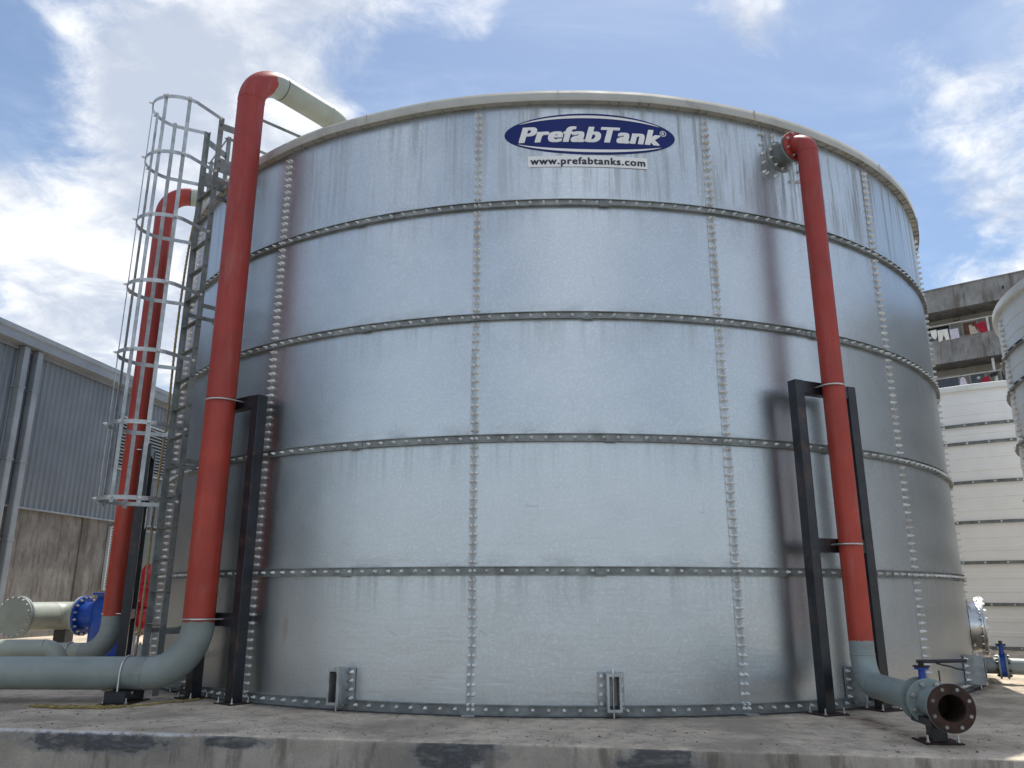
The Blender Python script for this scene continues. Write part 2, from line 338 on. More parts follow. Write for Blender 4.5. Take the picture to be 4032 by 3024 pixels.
M_conc_b = mat_concrete('weathered_concrete', (.33, .32, .30), (.27, .265, .255), scale=.55)
M_wallc = mat_concrete('warehouse_wall_concrete', (.25, .245, .23), (.205, .20, .19), scale=1.7)
M_ground = mat_concrete('yard_ground', (.245, .238, .225), (.3, .28, .25), scale=.25)
M_clad = mat('blue_grey_cladding', (.165, .185, .210), .42, .25, .10, .8, 0, 60, (.14, .15, .165), 1.3, .35)
M_gutter = mat('grey_gutter_sheet', (.22, .245, .27), .4, .2, .12, 1.4, 0, 60, (.35, .37, .37), 1.8, .35)
M_louvre = mat('pale_louvre_sheet', (.42, .45, .46), .45, .2, .08, 2)
M_dark = mat('dark_opening', (.012, .013, .016), .4, 0, .2, 3)
M_glass = mat('dark_window_glass', (.02, .024, .03), .08, 0, .2, 2, spec=.8)
M_wtank = mat('white_coated_sheet', (.82, .815, .79), .42, 0, .04, 1.2, .04, 25, (.68, .67, .63), 1.4, .35)
M_wtrim = mat('white_tank_rim', (.72, .71, .66), .5, 0, .06, 2, 0, 60, (.45, .42, .36), 2.2, .5)
M_rope = mat('twisted_hemp_rope', (.30, .23, .12), .9, 0, .25, 30, .5, 120)
M_yrope = mat('yellow_frayed_rope', (.30, .24, .09), .9, 0, .35, 18, .4, 120)
M_plaster = mat('corridor_plaster', (.33, .315, .28), .85, 0, .14, .9, .1, 20, (.20, .19, .17), .9, .5)
M_timber = mat('brown_door_timber', (.22, .105, .06), .6, 0, .25, 7)
M_frame = mat('door_frame_paint', (.42, .40, .37), .6, 0, .1, 3)
M_lampb = mat('brown_lamp_box', (.20, .075, .03), .6, 0, .2, 6)
M_rail = mat('painted_handrail', (.52, .50, .46), .5, .1, .15, 4)

# ------------------------------------------------------------------ ground and slab
DK, TR = 12.884, 5.742                                               # tank axis and radius
def edge_y(x): return 5.829 - .1071*x                                # front edge of the slab
g = MB(); g.add([(-400, -400, -.65), (400, -400, -.65), (400, 400, -.65), (-400, 400, -.65)], [(0, 1, 2, 3)])
tag(g.build('ground', M_ground), 'pale bare yard ground round the tank slab', 'ground', kind='structure')
s = MB(); xs = []; x = -14.0
while x < 16.0: xs.append(x); x += .025 if -5.2 < x < 4.2 else .4
xs.append(16.0)
prof = [(1.2, 0), (.25, 0), (.06, .0), (.018, -.002), (.004, -.010), (0, -.026), (0, -.09), (0, -.18), (0, -.3), (0, -.66)]
vs = []
for x in xs:
    for j, (dy, z) in enumerate(prof):
        p = Vector((x, edge_y(x)+dy, z)); k = 1 if 1 < j < 9 else 0
        chip = noise.noise(Vector((x*2.6, 3.1, 0)))*.011 + noise.noise(Vector((x*11, .3, 0)))*.005
        n2 = noise.noise(Vector((x*7, z*9, 5)))*.006
        wave = noise.noise(Vector((x*.8, 1.7, 0)))*.018
        p.y += k*(n2 + (chip if j < 6 else chip*.3)) + wave*(1 if j else 0)
        if j in (3, 4, 5): p.z += -abs(chip)*.8
        vs.append(p)
nP = len(prof)
s.add(vs, [(i*nP+j, (i+1)*nP+j, (i+1)*nP+j+1, i*nP+j+1) for i in range(len(xs)-1) for j in range(nP-1)], True)
b0 = [v for i, v in enumerate(vs) if i % nP == 0]
s.add(b0+[Vector((v.x, 30, 0)) for v in b0], [(i, len(b0)+i, len(b0)+i+1, i+1) for i in range(len(b0)-1)], True)
s.f = [tuple(reversed(f)) for f in s.f]
s.box(-14, 16, 29.9, 30, -.65, -.004)
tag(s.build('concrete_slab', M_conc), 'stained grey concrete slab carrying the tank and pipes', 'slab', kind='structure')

# ------------------------------------------------------------------ main tank
def PT(phi, r, t=0.0, z=0.0):
    """point at angle phi (deg) round the tank axis, radius r, shifted t sideways"""
    a = R(phi); return Vector((r*math.sin(a)+t*math.cos(a), DK-r*math.cos(a)+t*math.sin(a), z))
def NRM(phi): return Vector((math.sin(R(phi)), -math.cos(R(phi)), 0))
def TAN(phi): return Vector((math.cos(R(phi)), math.sin(R(phi)), 0))
ZV = Vector((0, 0, 1))
SEAM0, STEP, CH = -6.96, 24.0, 1.2
tank = thing('storage_tank', (0, DK, 0), 'large round bolted galvanised steel water tank on the concrete slab', 'tank')
TOPZ = 5.95
for c in range(5):
    for k in range(15):
        a0 = SEAM0+STEP*k; lap = math.degrees(.045/TR)
        z0, z1 = CH*c, min(CH*(c+1), TOPZ)
        mb = MB(); n = 24; vs = []; uv = []
        for i in range(n+1):
            ph = a0-lap+(STEP+2*lap)*i/n; rr = TR+.005*(1-i/n)+random.uniform(-.0007, .0007)
            for z in (z0, (z0+z1)/2, z1):
                vs.append(PT(ph, rr, 0, z)); u = TR*R(((ph+180) % 360)-180); uv.append((u, z))
        nb = len(vs)
        fs = [(i*3+j, (i+1)*3+j, (i+1)*3+j+1, i*3+j+1) for i in range(n) for j in range(2)]
        if abs(((a0+STEP+180) % 360)-180) > 175 or abs(((a0+180) % 360)-180) > 175:
            us = [q[0] for q in uv]
            if max(us)-min(us) > 10: uv = [(q[0]+(2*math.pi*TR if q[0] < 0 else 0), q[1]) for q in uv]
        mb.add(vs, fs, True)
        e = [PT(a0-lap, TR-.002, 0, z) for z in (z0, (z0+z1)/2, z1)]; mb.add(vs[:3]+e, [(3, 0, 1, 4), (4, 1, 2, 5)]); uv += uv[:3]+uv[:3]
        mb.uv = uv
        mb.build('wall_panel', M_sheet, tank)
# stiffening rings: outward channels
def ring_channel(z, hh, lip_t, lip_b):
    mb = MB()
    pr = [(z-hh, TR-.01), (z-hh, TR+lip_b), (z-hh+.006, TR+lip_b), (z-hh+.006, TR+.012), (z+hh-.006, TR+.012), (z+hh-.006, TR+lip_t), (z+hh, TR+lip_t), (z+hh, TR-.01)]
    mb.lathe((0, DK, 0), ZV, pr, 240)
    for k in range(15):                                              # splice plates with a small gap
        ph = SEAM0+12+STEP*k+1.0*math.sin(k*5.1+z*3)
        mb.obox(PT(ph, TR+.0155, 0, z), TAN(ph)*.065, NRM(ph)*.003, ZV*(hh-.008))
        mb.obox(PT(ph-.2, TR+lip_b-.004, 0, z-hh), TAN(ph)*.0025, NRM(ph)*.006, ZV*.009)
        mb.obox(PT(ph-.2, TR+lip_b*.7, 0, z-hh-.0065), TAN(ph)*.05, NRM(ph)*.012, ZV*.003)
    return mb
for c in range(1, 5): ring_channel(CH*c, .038, .030, .046).build('stiffening_ring', M_galvd, tank)
mb = ring_channel(.045, .042, .034, .060)
mb.build('base_ring', M_galvd, tank)
mb = MB()                                                            # sealant squeezed out along the foot
mb.lathe((0, DK, 0), ZV, [(-.002, TR+.115), (.004, TR+.10), (.006, TR+.05)], 240); mb.build('foot_sealant', mat('black_sealant', (.035, .034, .032), .8, 0, .4, 8), tank)
for k in range(-3, 4):
    ph = SEAM0+STEP*k
    MB().obox(PT(ph, TR+.075, 0, .006), TAN(ph)*.055, NRM(ph)*.05, ZV*.004).build('foot_plate', M_galv, tank)
# roof edge and roof
mb = MB(); RO = TR+.075
seg = 260; vs = []
for i in range(seg):
    a = 2*math.pi*i/seg; dz = .010*noise.noise(Vector((math.sin(a)*5, math.cos(a)*5, 2)))+.006*noise.noise(Vector((math.sin(a)*14, math.cos(a)*14, 7)))
    dr = .010*noise.noise(Vector((math.sin(a)*4, math.cos(a)*4, 9)))
    for (r_, z_) in ((TR+.002, 5.945), (RO, 5.945), (RO+.004, 5.935), (RO+.006, 5.94), (RO, 6.055), (RO-.03, 6.064), (TR-.2, 6.07)):
        vs.append((math.sin(a)*(r_+dr), DK-math.cos(a)*(r_+dr), z_+dz))
mb.add(vs, [(i*7+j, ((i+1) % seg)*7+j, ((i+1) % seg)*7+j+1, i*7+j+1) for i in range(seg) for j in range(6)], False)
mb.sm = [True]*len(mb.sm)
for k in range(-46, 47):
    ph = k*1.6+.35*math.sin(k*3.3); mb.obox(PT(ph, TR+.04, 0, 5.937), TAN(ph)*.004, NRM(ph)*.034, ZV*.008)
for ph in (-59, -38.5, -19.6, 1.3, 22.8, 44, 62): mb.obox(PT(ph, RO+.0045, 0, 5.995), TAN(ph)*.0025, NRM(ph)*.006, ZV*.062)
rim = mb.build('roof_rim', M_trim, tank)
for k, p in enumerate(rim.data.polygons):
    if k < seg*6 and k % 6 in (0, 1): p.use_smooth = False
MB().lathe((0, DK, 0), ZV, [(6.05, TR-.15), (6.30, TR*.55), (6.48, .02)], 60).build('roof', M_trim, tank)

# bolts: domed caps with a stud tip, along every seam and ring
capmesh = MB()
capmesh.lathe((0, 0, 0), (1, 0, 0), [(0, 0), (0, .0175), (.003, .0175), (.004, .0150), (.016, .0145), (.021, .012), (.025, .0088), (.037, .0082), (.042, .006), (.0435, 0)], 10, True, split=False)
cap_o = capmesh.build('bolt', M_cap, None); cap_me = cap_o.data; bpy.data.objects.remove(cap_o)
bolts = []
for k in range(-4, 5):
    ph = SEAM0+STEP*k
    if abs(ph) > 82: continue
    for c in range(5):
        for j in range(0, 15):
            z = CH*c+.08*j
            if z < .05: z = .045
            if z > 5.90: continue
            onring = (j == 0)
            for sx in (-.0215, .0215):
                bolts.append((ph+math.degrees(sx/TR), TR+(.012 if onring else .004), z+random.uniform(-.002, .002)))
for c in range(5):
    for k in range(-4, 4):
        for j in range(1, 18):
            ph = SEAM0+STEP*k+STEP*j/18
            if abs(ph) < 82: bolts.append((ph, TR+.012, CH*c if c else .045))
bolts.sort(key=lambda b: (PT(b[0], b[1], 0, b[2])-Vector((0, 0, EYE))).length)
rest = MB()
for i, (ph, r_, z) in enumerate(bolts):
    p = PT(ph, r_, 0, z); nv = NRM(ph)
    if i < 100:
        o = bpy.data.objects.new('bolt', cap_me); COL.objects.link(o); o.parent = tank
        o.location = p-Vector((0, DK, 0)); o.rotation_euler = (random.uniform(-.04, .04), random.uniform(-.05, .05), math.atan2(nv.y, nv.x)+random.uniform(-.06, .06))
    else:
        rz = Matrix.Rotation(math.atan2(nv.y, nv.x)+random.uniform(-.07, .07), 3, 'Z') @ Matrix.Rotation(random.uniform(-.06, .06), 3, 'Y')
        rest.add([p+rz @ v.co for v in cap_me.vertices], [tuple(f.vertices) for f in cap_me.polygons], True)
tag(rest.build('bolt', M_cap, tank), kind='stuff')

def cap_bolt(p, n, parent):
    o = bpy.data.objects.new('bolt', cap_me); COL.objects.link(o); o.parent = parent
    o.location = p-Vector(OFF[parent.name]); o.rotation_euler = (0, random.uniform(-.04, .04), math.atan2(n.y, n.x)+random.uniform(-.05, .05)); return o
# anchor brackets at the foot, in the middle of every lowest sheet
for k in range(-3, 3):
    ph = SEAM0+12+STEP*k; T, N = TAN(ph), NRM(ph); r0 = TR+.009
    mb = MB(); mb.obox(PT(ph, r0+.004, 0, .205), T*.112, N*.004, ZV*.150)
    for sx in (-1, 1): mb.obox(PT(ph, r0+.093, sx*.052, .205), T*.005, N*.085, ZV*.150)
    mb.obox(PT(ph, r0+.093, 0, .350), T*.047, N*.085, ZV*.005); mb.obox(PT(ph, r0+.093, 0, .060), T*.047, N*.085, ZV*.005)
    for sx in (-1, 1): mb.obox(PT(ph, r0+.180, sx*.052, .205), T*.010, N*.003, ZV*.150)
    mb.obox(PT(ph, r0+.180, 0, .344), T*.0415, N*.003, ZV*.011); mb.obox(PT(ph, r0+.180, 0, .066), T*.0415, N*.003, ZV*.011)
    br = mb.build('anchor_bracket', M_galv, tank)
    rod = MB(); q = PT(ph, r0+.12, 0, 0); rod.tube([q, q+ZV*.375], .0085, 10); rod.bolt(q+ZV*.355, ZV, .018, .03); rod.bolt(q+ZV*.315, ZV, .017, .02); rod.build('anchor_rod', M_steel, br)
    for sx in (-1, 1):
        for j in range(4): cap_bolt(PT(ph, r0+.008, sx*.083, .10+.073*j), N, br)

# stickers on the top course
def text_mesh(body, x0, x1, y0, y1, shear=0.0, bold=0.02, spacing=1.0):
    """letters as 2-D mesh scaled into the box (x0..x1, y0..y1) where y0..y1 is the height of the capitals"""
    cu = bpy.data.curves.new('lettering', 'FONT'); cu.body = body; cu.size = 1; cu.shear = shear; cu.space_character = spacing; cu.resolution_u = 4
    o = bpy.data.objects.new('lettering', cu); COL.objects.link(o)
    dg = bpy.context.evaluated_depsgraph_get(); dg.update()
    me = bpy.data.meshes.new_from_object(o.evaluated_get(dg)); bpy.data.objects.remove(o)
    vs = [v.co.copy() for v in me.vertices]; fs = [tuple(p.vertices) for p in me.polygons]
    ax0, ax1 = min(v.x for v in vs), max(v.x for v in vs)
    ax0 -= bold; ax1 += bold; cap = .73+.42*bold; base = -.42*bold; layers = []
    for i in range(9):                                               # heavy weight: the same letters laid round a small circle
        dx, dy = bold*(i % 3-1), .42*bold*(i//3-1)
        layers.append([((v.x+dx-ax0)/(ax1-ax0)*(x1-x0)+x0, (v.y+dy-base)/(cap-base)*(y1-y0)+y0) for v in vs])
    return layers, fs
def wrap(pts, off): return [PT(math.degrees(u/TR), TR+off, 0, z) for u, z in pts]
def sheet_poly(outline, n_inner, off, thick=.0015):
    return wrap(outline, off)
SU, SZ, SA, SB = .466, 5.588, .892, .237
def strip_mesh(upper, lower, off):
    """sheet between two curves sampled at the same u"""
    a, b = wrap(upper, off), wrap(lower, off); n = len(a); a2, b2 = wrap(upper, off-.003), wrap(lower, off-.003)
    mb = MB(); mb.add(a+b, [(i, n+i, n+i+1, i+1) for i in range(n-1)])
    mb.add(a+a2, [(i, i+1, n+i+1, n+i) for i in range(n-1)]); mb.add(b+b2, [(i+1, i, n+i, n+i+1) for i in range(n-1)])
    return mb
us = [-math.cos(math.pi*i/72) for i in range(73)]
sign = strip_mesh([(SU+SA*q, SZ+SB*math.sqrt(max(0, 1-q*q))) for q in us], [(SU+SA*q, SZ-SB*math.sqrt(max(0, 1-q*q))) for q in us], .0095).build('logo_sticker', M_blue_sign, tank)
sign['label'] = 'blue oval sticker with white lettering'
def swoosh(sgn, q0, q1, o_in, o_out):
    U, L = [], []
    for i in range(61):
        q = q0+(q1-q0)*i/60; e = math.sqrt(max(0, 1-q*q)); th = math.sin(math.pi*i/60)**.6
        zo = SZ+sgn*SB*(e*o_out); zi = zo-sgn*SB*(o_out-o_in)*th
        U.append((SU+SA*q, max(zo, zi))); L.append((SU+SA*q, min(zo, zi)))
    return strip_mesh(U, L, .0115)
swoosh(1, -.83, .82, .77, .90).build('swoosh', M_white, sign); swoosh(-1, -.85, .83, .77, .90).build('swoosh', M_white, sign)
def lettering(body, x0, x1, y0, y1, off, name, m, parent, **kw):
    lay, fs = text_mesh(body, x0, x1, y0, y1, **kw); mb = MB(); [mb.add(wrap(pts, off+.00025*i), fs) for i, pts in enumerate(lay)]; return mb.build(name, m, parent)
lettering('Prefab', SU-.745, SU+.105, SZ-.098, SZ+.092, .0115, 'lettering', M_white, sign, shear=.22, bold=.052, spacing=1.09)
lettering('Tank', SU+.105, SU+.735, SZ-.098, SZ+.092, .0115, 'lettering', M_white, sign, shear=.22, bold=.052, spacing=1.09)
lettering('R', SU+.748, SU+.778, SZ+.028, SZ+.068, .0115, 'lettering', M_white, sign, bold=.03)
U = []; mb = MB(); rg = [(SU+.763+math.cos(a)*.034*f, SZ+.048+math.sin(a)*.034*f) for f in (1, .82) for a in [2*math.pi*i/28 for i in range(28)]]
mb.add(wrap(rg, .0115), [(i, (i+1) % 28, 28+(i+1) % 28, 28+i) for i in range(28)]); mb.build('lettering', M_white, sign)
uq = [-.184+1.229*i/24 for i in range(25)]
url = strip_mesh([(q, 5.331) for q in uq], [(q, 5.207) for q in uq], .0095).build('web_address_sticker', M_white, tank)
lettering('www.prefabtanks.com', -.160, 1.022, 5.234, 5.318, .0115, 'lettering', M_ink, url, bold=.036, spacing=1.14)

# inlet nozzle for the overflow pipe, near the top on the right
NPH, NZ = 26.4, 5.615
mb = MB(); mb.lathe(PT(NPH, TR-.02, 0, NZ), NRM(NPH), [(0, .118), (.235, .118)], 32)
mb.lathe(PT(NPH, TR+.0, 0, NZ), NRM(NPH), [(.012, .118), (.022, .158), (.008, .185), (.0, .185)], 32)
nz = mb.build('nozzle', M_galvd, tank)
fl = MB(); fl.lathe(PT(NPH, TR, 0, NZ), NRM(NPH), [(.200, .118), (.200, .168), (.222, .168), (.222, .10)], 36); fl.build('flange', M_grey, nz)
sq = [(-.25, .22), (-.21, .22), (-.25, .1), (-.25, -.02), (-.25, -.13), (-.25, -.24), (-.21, -.25), (-.10, -.26), (.12, -.27), (.22, -.25), (.25, -.24), (.25, -.12), (.25, 0), (.25, .12), (-.10, .23), (.10, .23), (.25, .22)]
sq += [(.15*math.cos(a), .15*math.sin(a)) for a in [2*math.pi*(i+.5)/10 for i in range(10)]]
for a, b in sq:
    cap_bolt(PT(NPH+math.degrees(a/TR), TR+.006, 0, NZ+b), NRM(NPH), nz)

# manway on the right flank
MP, MZ = 67.0, .62
mb = MB(); mb.lathe(PT(MP, TR-.03, 0, MZ), NRM(MP), [(0, .30), (.19, .30)], 48); mb.lathe(PT(MP, TR, 0, MZ), NRM(MP), [(.012, .30), (.012, .37), (0, .37)], 48)
mw = mb.build('manway', M_stain, tank)
mb = MB(); mb.lathe(PT(MP, TR, 0, MZ), NRM(MP), [(.13, .30), (.13, .365), (.146, .365), (.146, .345)], 48); mb.lathe(PT(MP, TR, 0, MZ), NRM(MP), [(.152, .345), (.152, .368), (.172, .368), (.172, 0)], 48)
for i in range(20):
    a = 2*math.pi*i/20; c = PT(MP, TR+.172, .335*math.cos(a), MZ+.335*math.sin(a)); mb.bolt(c, NRM(MP), .014, .026); mb.bolt(c-NRM(MP)*.042, -NRM(MP), .014, .026)
mb.build('manway_cover', M_stain, mw)

# ------------------------------------------------------------------ pipe helpers
def bead(mb, c, ax, r): mb.lathe(Vector(c), ax, [(-.008, r-.002), (-.004, r+.004), (.004, r+.004), (.008, r-.002)], 40, True, split=False)
def flange(parent, c, ax, ri, ro, th, m, nb=12, name='flange', bolts=True, side=1, br=.012, bm=None, blank=False):
    ax = Vector(ax).normalized(); mb = MB()
    mb.lathe(c, ax, [(0, 0 if blank else ri), (0, ro-.004), (.004, ro), (th-.004, ro), (th, ro-.004), (th, 0 if blank else ri)] + ([] if blank else [(0, ri)]), 48)
    o = mb.build(name, m, parent)
    if bolts:
        a = Vector((0, 0, 1)); a = (a-ax*a.dot(ax)).normalized(); b = ax.cross(a)
        for i in range(nb):
            t = 2*math.pi*(i+.5)/nb; p = Vector(c)+(a*math.cos(t)+b*math.sin(t))*(ro-.03)
            if side in (1, 2): MB().bolt(p+ax*th, ax, br, br*2).build('bolt', bm or M_steel, o)
            if side in (-1, 2): MB().bolt(p, -ax, br, br*2.2).build('bolt', bm or M_steel, o)
    return o
def u_bolt(parent, c, r, back, axis, leg):
    """round bar over a pipe (centre c, along axis), legs running towards `back`"""
    c, back, axis = Vector(c), Vector(back).normalized(), Vector(axis).normalized(); sd = back.cross(axis).normalized(); rr = r+.008
    pts = [c+back*leg+sd*rr]+[c+(sd*math.cos(R(a))-back*math.sin(R(a)))*rr for a in range(0, 181, 12)]+[c+back*leg-sd*rr]
    mb = MB(); mb.tube(pts, .009, 8)
    for sg in (1, -1): mb.bolt(c+back*(leg-.02)+sd*rr*sg, back, .014, .03)
    return mb.build('u_bolt', M_steel, parent)
def base_plate(parent, c, tx, ty, hw, hd, m=None):
    c, tx, ty = Vector(c), Vector(tx), Vector(ty)
    p = MB().obox(c+ZV*.006, tx*hw, ty*hd, ZV*.005).build('base_plate', m or M_rust, parent)
    for i in (-1, 1):
        for j in (-1, 1):
            q = c+tx*hw*.78*i+ty*hd*.74*j; mb = MB(); mb.tube([q+ZV*.011, q+ZV*.06], .007, 8); mb.bolt(q+ZV*.012, ZV, .015, .018); mb.build('anchor_bolt', M_steel, p)
    return p

def frame(phi, r, half, top, bars, size, label, pr, pdia, c_off):
    """two black box-section posts with crossbars that carry a riser pipe"""
    T, N = TAN(phi), NRM(phi); f = thing('pipe_support_frame', PT(phi, r), label, 'pipe support', 'black steel frames carrying the riser pipes')
    for sg in (-1, 1):
        MB().obox(PT(phi, r, sg*half, top/2+.006), T*size/2, N*size/2, ZV*(top/2-.006)).build('post', M_black, f, .005)
        base_plate(f, PT(phi, r, sg*half), T, N, .135, .12)
    for z in bars:
        b = MB().obox(PT(phi, r+.002, 0, z), T*(half-size/2), N*(size/2-.006), ZV*.062).build('crossbar', M_black, f, .004)
        u_bolt(b, PT(phi, pr, c_off, z+.006), pdia/2, -N, ZV, pr-r+.0)
    return f

# ---- big riser on the left: grey run along the slab, red column, spout over the rim
def big_riser(phi, pr, dia, zc, zbot, e_lo, e_hi, spout, run, run_dir, label, matv, mat_low, beads=True, edge=.62):
    rr = dia/2; base = PT(phi, pr); N = NRM(phi); run_dir = Vector(run_dir).normalized()
    t = thing('riser_pipe', base, label, 'pipe')
    c_lo = base+run_dir*e_lo+ZV*(zbot+e_lo)
    a = arc(c_lo, -run_dir, -ZV, e_lo, 20)
    st = a[-1]
    MB().tube(lin(st, st+run_dir*run, 24), rr, 48).build('horizontal_pipe', mat_low, t)
    lo_e = MB().tube(a, rr+.0012, 48, cap=False).build('elbow', matv, t)
    top = base+ZV*(zc-e_hi)
    MB().tube(lin(a[0], top, 30), rr, 48, cap=False).build('vertical_pipe', matv, t)
    c_hi = top-N*e_hi
    b = arc(c_hi, N, ZV, e_hi, 20)
    me_hi = mat_split('red_and_grey_elbow_paint', tuple(N), (base-N*e_hi*edge).dot(N), .085, 6, (.33, .37, .33))
    MB().tube(b, rr+.0012, 48, cap=False).build('elbow', me_hi, t)
    e = b[-1]-N*spout
    MB().tube(lin(b[-1], e, 10), rr, 48, cap=False).build('spout', M_greyl, t)
    c = arc(e-ZV*e_hi, ZV, -N, e_hi, 16); c.append(c[-1]-ZV*.5)
    MB().tube(c, rr+.0012, 48).build('spout_elbow', M_greyl, t)
    if beads:
        for i, (p, ax, m) in enumerate(((a[0]-ZV*.0, ZV, matv), (st, run_dir, mat_low), (top, ZV, matv), (b[-1], N, M_black), (e, N, M_greyl))):
            mb = MB(); bead(mb, p, ax, rr); mb.build('weld_bead', m, t)
    return t, st
run = Vector((-.9988, -.0482, 0))
t1, st1 = big_riser(-34.0, 6.13, .300, 6.95, .265, .44, .40, .70, 7.6, run, 'thick red riser pipe nearest the ladder with a grey run along the slab', M_riser, M_grey)
frame(-33.6, 5.925, .335, 2.99, (2.935, .755), .115, 'black pipe frame at the tank wall behind the thick red riser beside the ladder', 6.13, .300, -.03)
# block under the grey run
sx = -4.06
sy_ = PT(-34, 6.13).y + (sx-PT(-34, 6.13).x)*.0482
ps = thing('pipe_saddle', (sx, sy_, 0), 'low black steel saddle under the thick grey pipe on the slab', 'pipe support')
mb = MB(); mb.box(sx-.10, sx+.10, sy_-.19, sy_+.19, .108, .116); mb.box(sx-.10, sx+.10, sy_-.185, sy_-.175, .012, .108); mb.box(sx-.10, sx+.10, sy_+.175, sy_+.185, .012, .108)
mb.build('channel', M_black, ps, .003); base_plate(ps, (sx, sy_, 0), (1, 0, 0), (0, 1, 0), .14, .23)
u_bolt(ps, (sx, sy_, .265), .150, (0, 0, -1), run, .20)

# ---- second red riser, farther round the tank
RX, RY = -5.80, 10.55
ph2 = math.degrees(math.atan2(RX, DK-RY)); r2 = math.hypot(RX, DK-RY)
t2, st2 = big_riser(ph2, r2, .262, 6.92, .245, .36, .34, 1.0, 6.0, Vector((-.998, .02, 0)), 'red riser pipe beyond the caged ladder turning over the rim far round the tank', M_riser_b, M_greyl, True, 1.15)
frame(ph2-.5, r2-.185, .31, 2.99, (2.93, .74), .11, 'black pipe frame seen behind the farther red riser and the ladder cage', r2, .262, .03)
mb = MB(); u = Vector((-1, 0, 0))
u_bolt(t2, st2+u*.16, .131, (0, 0, -1), u, .2)
u_bolt(t2, st2+u*1.05, .131, (0, 0, -1), u, .2)
# ---- pale pipe lying between the two
p3 = thing('ground_pipe', (-6.05, 9.62, 0), 'pale grey pipe lying behind the front grey pipe with a bend turning down', 'pipe')
A3, B3 = Vector((-11.75, 7.413, .41)), Vector((-6.12, 9.66, .355)); d3 = (B3-A3).normalized()
MB().tube(lin(A3, B3, 24), .112, 36).build('horizontal_pipe', M_greyl, p3)
ar = arc(B3-ZV*.17, ZV, d3, .17, 12); ar.append(ar[-1]-ZV*.185)
MB().tube(ar, .113, 36).build('elbow', M_greyl, p3)
for q in (.35, .75):
    c = A3+(B3-A3)*q; MB().box(c.x-.07, c.x+.07, c.y-.12, c.y+.12, 0, c.z-.111).build('pipe_foot', M_black, p3)

# ---- large header in the back: blind flange, grey pipe, blue strainer, red valve
H0 = Vector((-8.43, 12.43, .645)); hd = Vector((math.sin(R(10)), math.cos(R(10)), 0)); h2 = Vector((.9976, -.07, 0)); HE = H0+hd*1.03
hp = thing('header_pipe', (H0.x, H0.y, 0), 'thick grey header pipe closed by a bolted blind flange', 'pipe')
flange(hp, H0-hd*.0, hd, 0, .325, .035, M_grey, 18, 'blind_flange', True, 2, .017, M_steel, True)
flange(hp, H0+hd*.045, hd, .225, .325, .035, M_grey, 18, 'flange', True, 1, .013, M_steel)
MB().tube(lin(H0+hd*.08, HE-hd*.30, 6), .226, 44).build('horizontal_pipe', M_greyl, hp)
MB().tube(arc(HE-hd*.30+h2*.30, -h2, hd, .30, 16), .227, 44).build('elbow', M_greyl, hp)
mb = MB(); bead(mb, HE-hd*.30, hd, .226); mb.build('weld_bead', M_greyl, hp)
flange(hp, HE+h2*.31, h2, .2, .318, .035, M_greyl, 16, 'flange', False)
mb = MB(); c = HE+h2*.05; mb.box(c.x-.10, c.x+.10, c.y-.12, c.y+.12, 0, .425); mb.build('pipe_foot', M_black, hp)
VC = HE+h2*.93; VC.z = 0; f1_, f3_ = HE+h2*.352, HE+h2*1.33
vs_ = thing('basket_strainer', VC, 'bright blue cast strainer vessel between flanges behind the farther riser', 'strainer')
mb = MB(); mb.lathe(VC, ZV, [(0, .0), (0, .36), (.03, .37), (.72, .37), (.86, .345), (.94, .30), (.98, .30), (.98, 0)], 48, True)
body = mb.build('vessel', M_blue, vs_)
flange(vs_, VC+ZV*.985, ZV, 0, .375, .035, M_blue, 14, 'lid', True, 1, .016, M_blackv, True)
MB().tube(lin(f1_+h2*.01, VC+ZV*.645-h2*.2, 4), .222, 40).build('nozzle', M_blue, vs_); MB().tube(lin(VC+ZV*.645+h2*.2, f3_+h2*.01, 4), .222, 40).build('nozzle', M_blue, vs_)
flange(vs_, f1_, h2, .2, .325, .04, M_blue, 16, 'flange', True, 1, .022, M_steel)
flange(vs_, f3_, h2, .2, .325, .04, M_blue, 16, 'flange', False)
cv = f3_+h2*.21
rv = thing('gate_valve', (cv.x, cv.y, 0), 'glossy red valve beyond the blue strainer seen through the ladder', 'valve')
flange(rv, f3_+h2*.045, h2, .2, .325, .045, M_greyl, 16, 'flange', True, 1, .022, M_steel)
mb = MB(); mb.tube(lin(f3_+h2*.092, f3_+h2*.70, 6), .215, 40); mb.build('valve_body', M_redgloss, rv)
mb = MB(); mb.lathe(cv, ZV, [(.15, .21), (.40, .22), (.44, .29), (.50, .29), (.50, .24), (.68, .23), (.84, .15), (.84, 0)], 8, False); mb.build('bonnet', M_redgloss, rv)
mb = MB(); mb.lathe(cv+ZV*.84, ZV, [(0, .05), (.06, .045), (.06, 0)], 12); mb.build('stem', M_redgloss, rv)
flange(rv, f3_+h2*.70, h2, .2, .325, .04, M_redgloss, 16, 'flange', True, 1, .019, M_steel)

# ---- overflow pipe on the right with its valve
PH3, PR3, D3 = 26.55, 6.12, .206
b3 = PT(PH3, PR3); N3 = NRM(NPH)
ov = thing('overflow_pipe', b3, 'slim red overflow pipe running down the right side of the tank into grey pipe', 'pipe')
fc = PT(NPH, TR+.226, 0, NZ)
e3 = .155
flange(ov, fc, N3, .09, .168, .024, M_redpipe, 8, 'flange', True, 1, .015, M_steel)
cH = Vector((b3.x, b3.y, NZ)); dirn_ = (cH-fc); dirn_.z = 0; L3 = dirn_.length; dirn_.normalize()
top3 = arc(cH-dirn_*e3-ZV*e3, ZV, dirn_, e3, 16); top3 = [fc+dirn_*.02]+top3
MB().tube(top3, D3/2+.001, 36, cap=False).build('elbow', M_redpipe, ov)
mb = MB(); bead(mb, top3[-1], ZV, D3/2); mb.build('weld_bead', M_redpipe, ov)
zl = .257; 
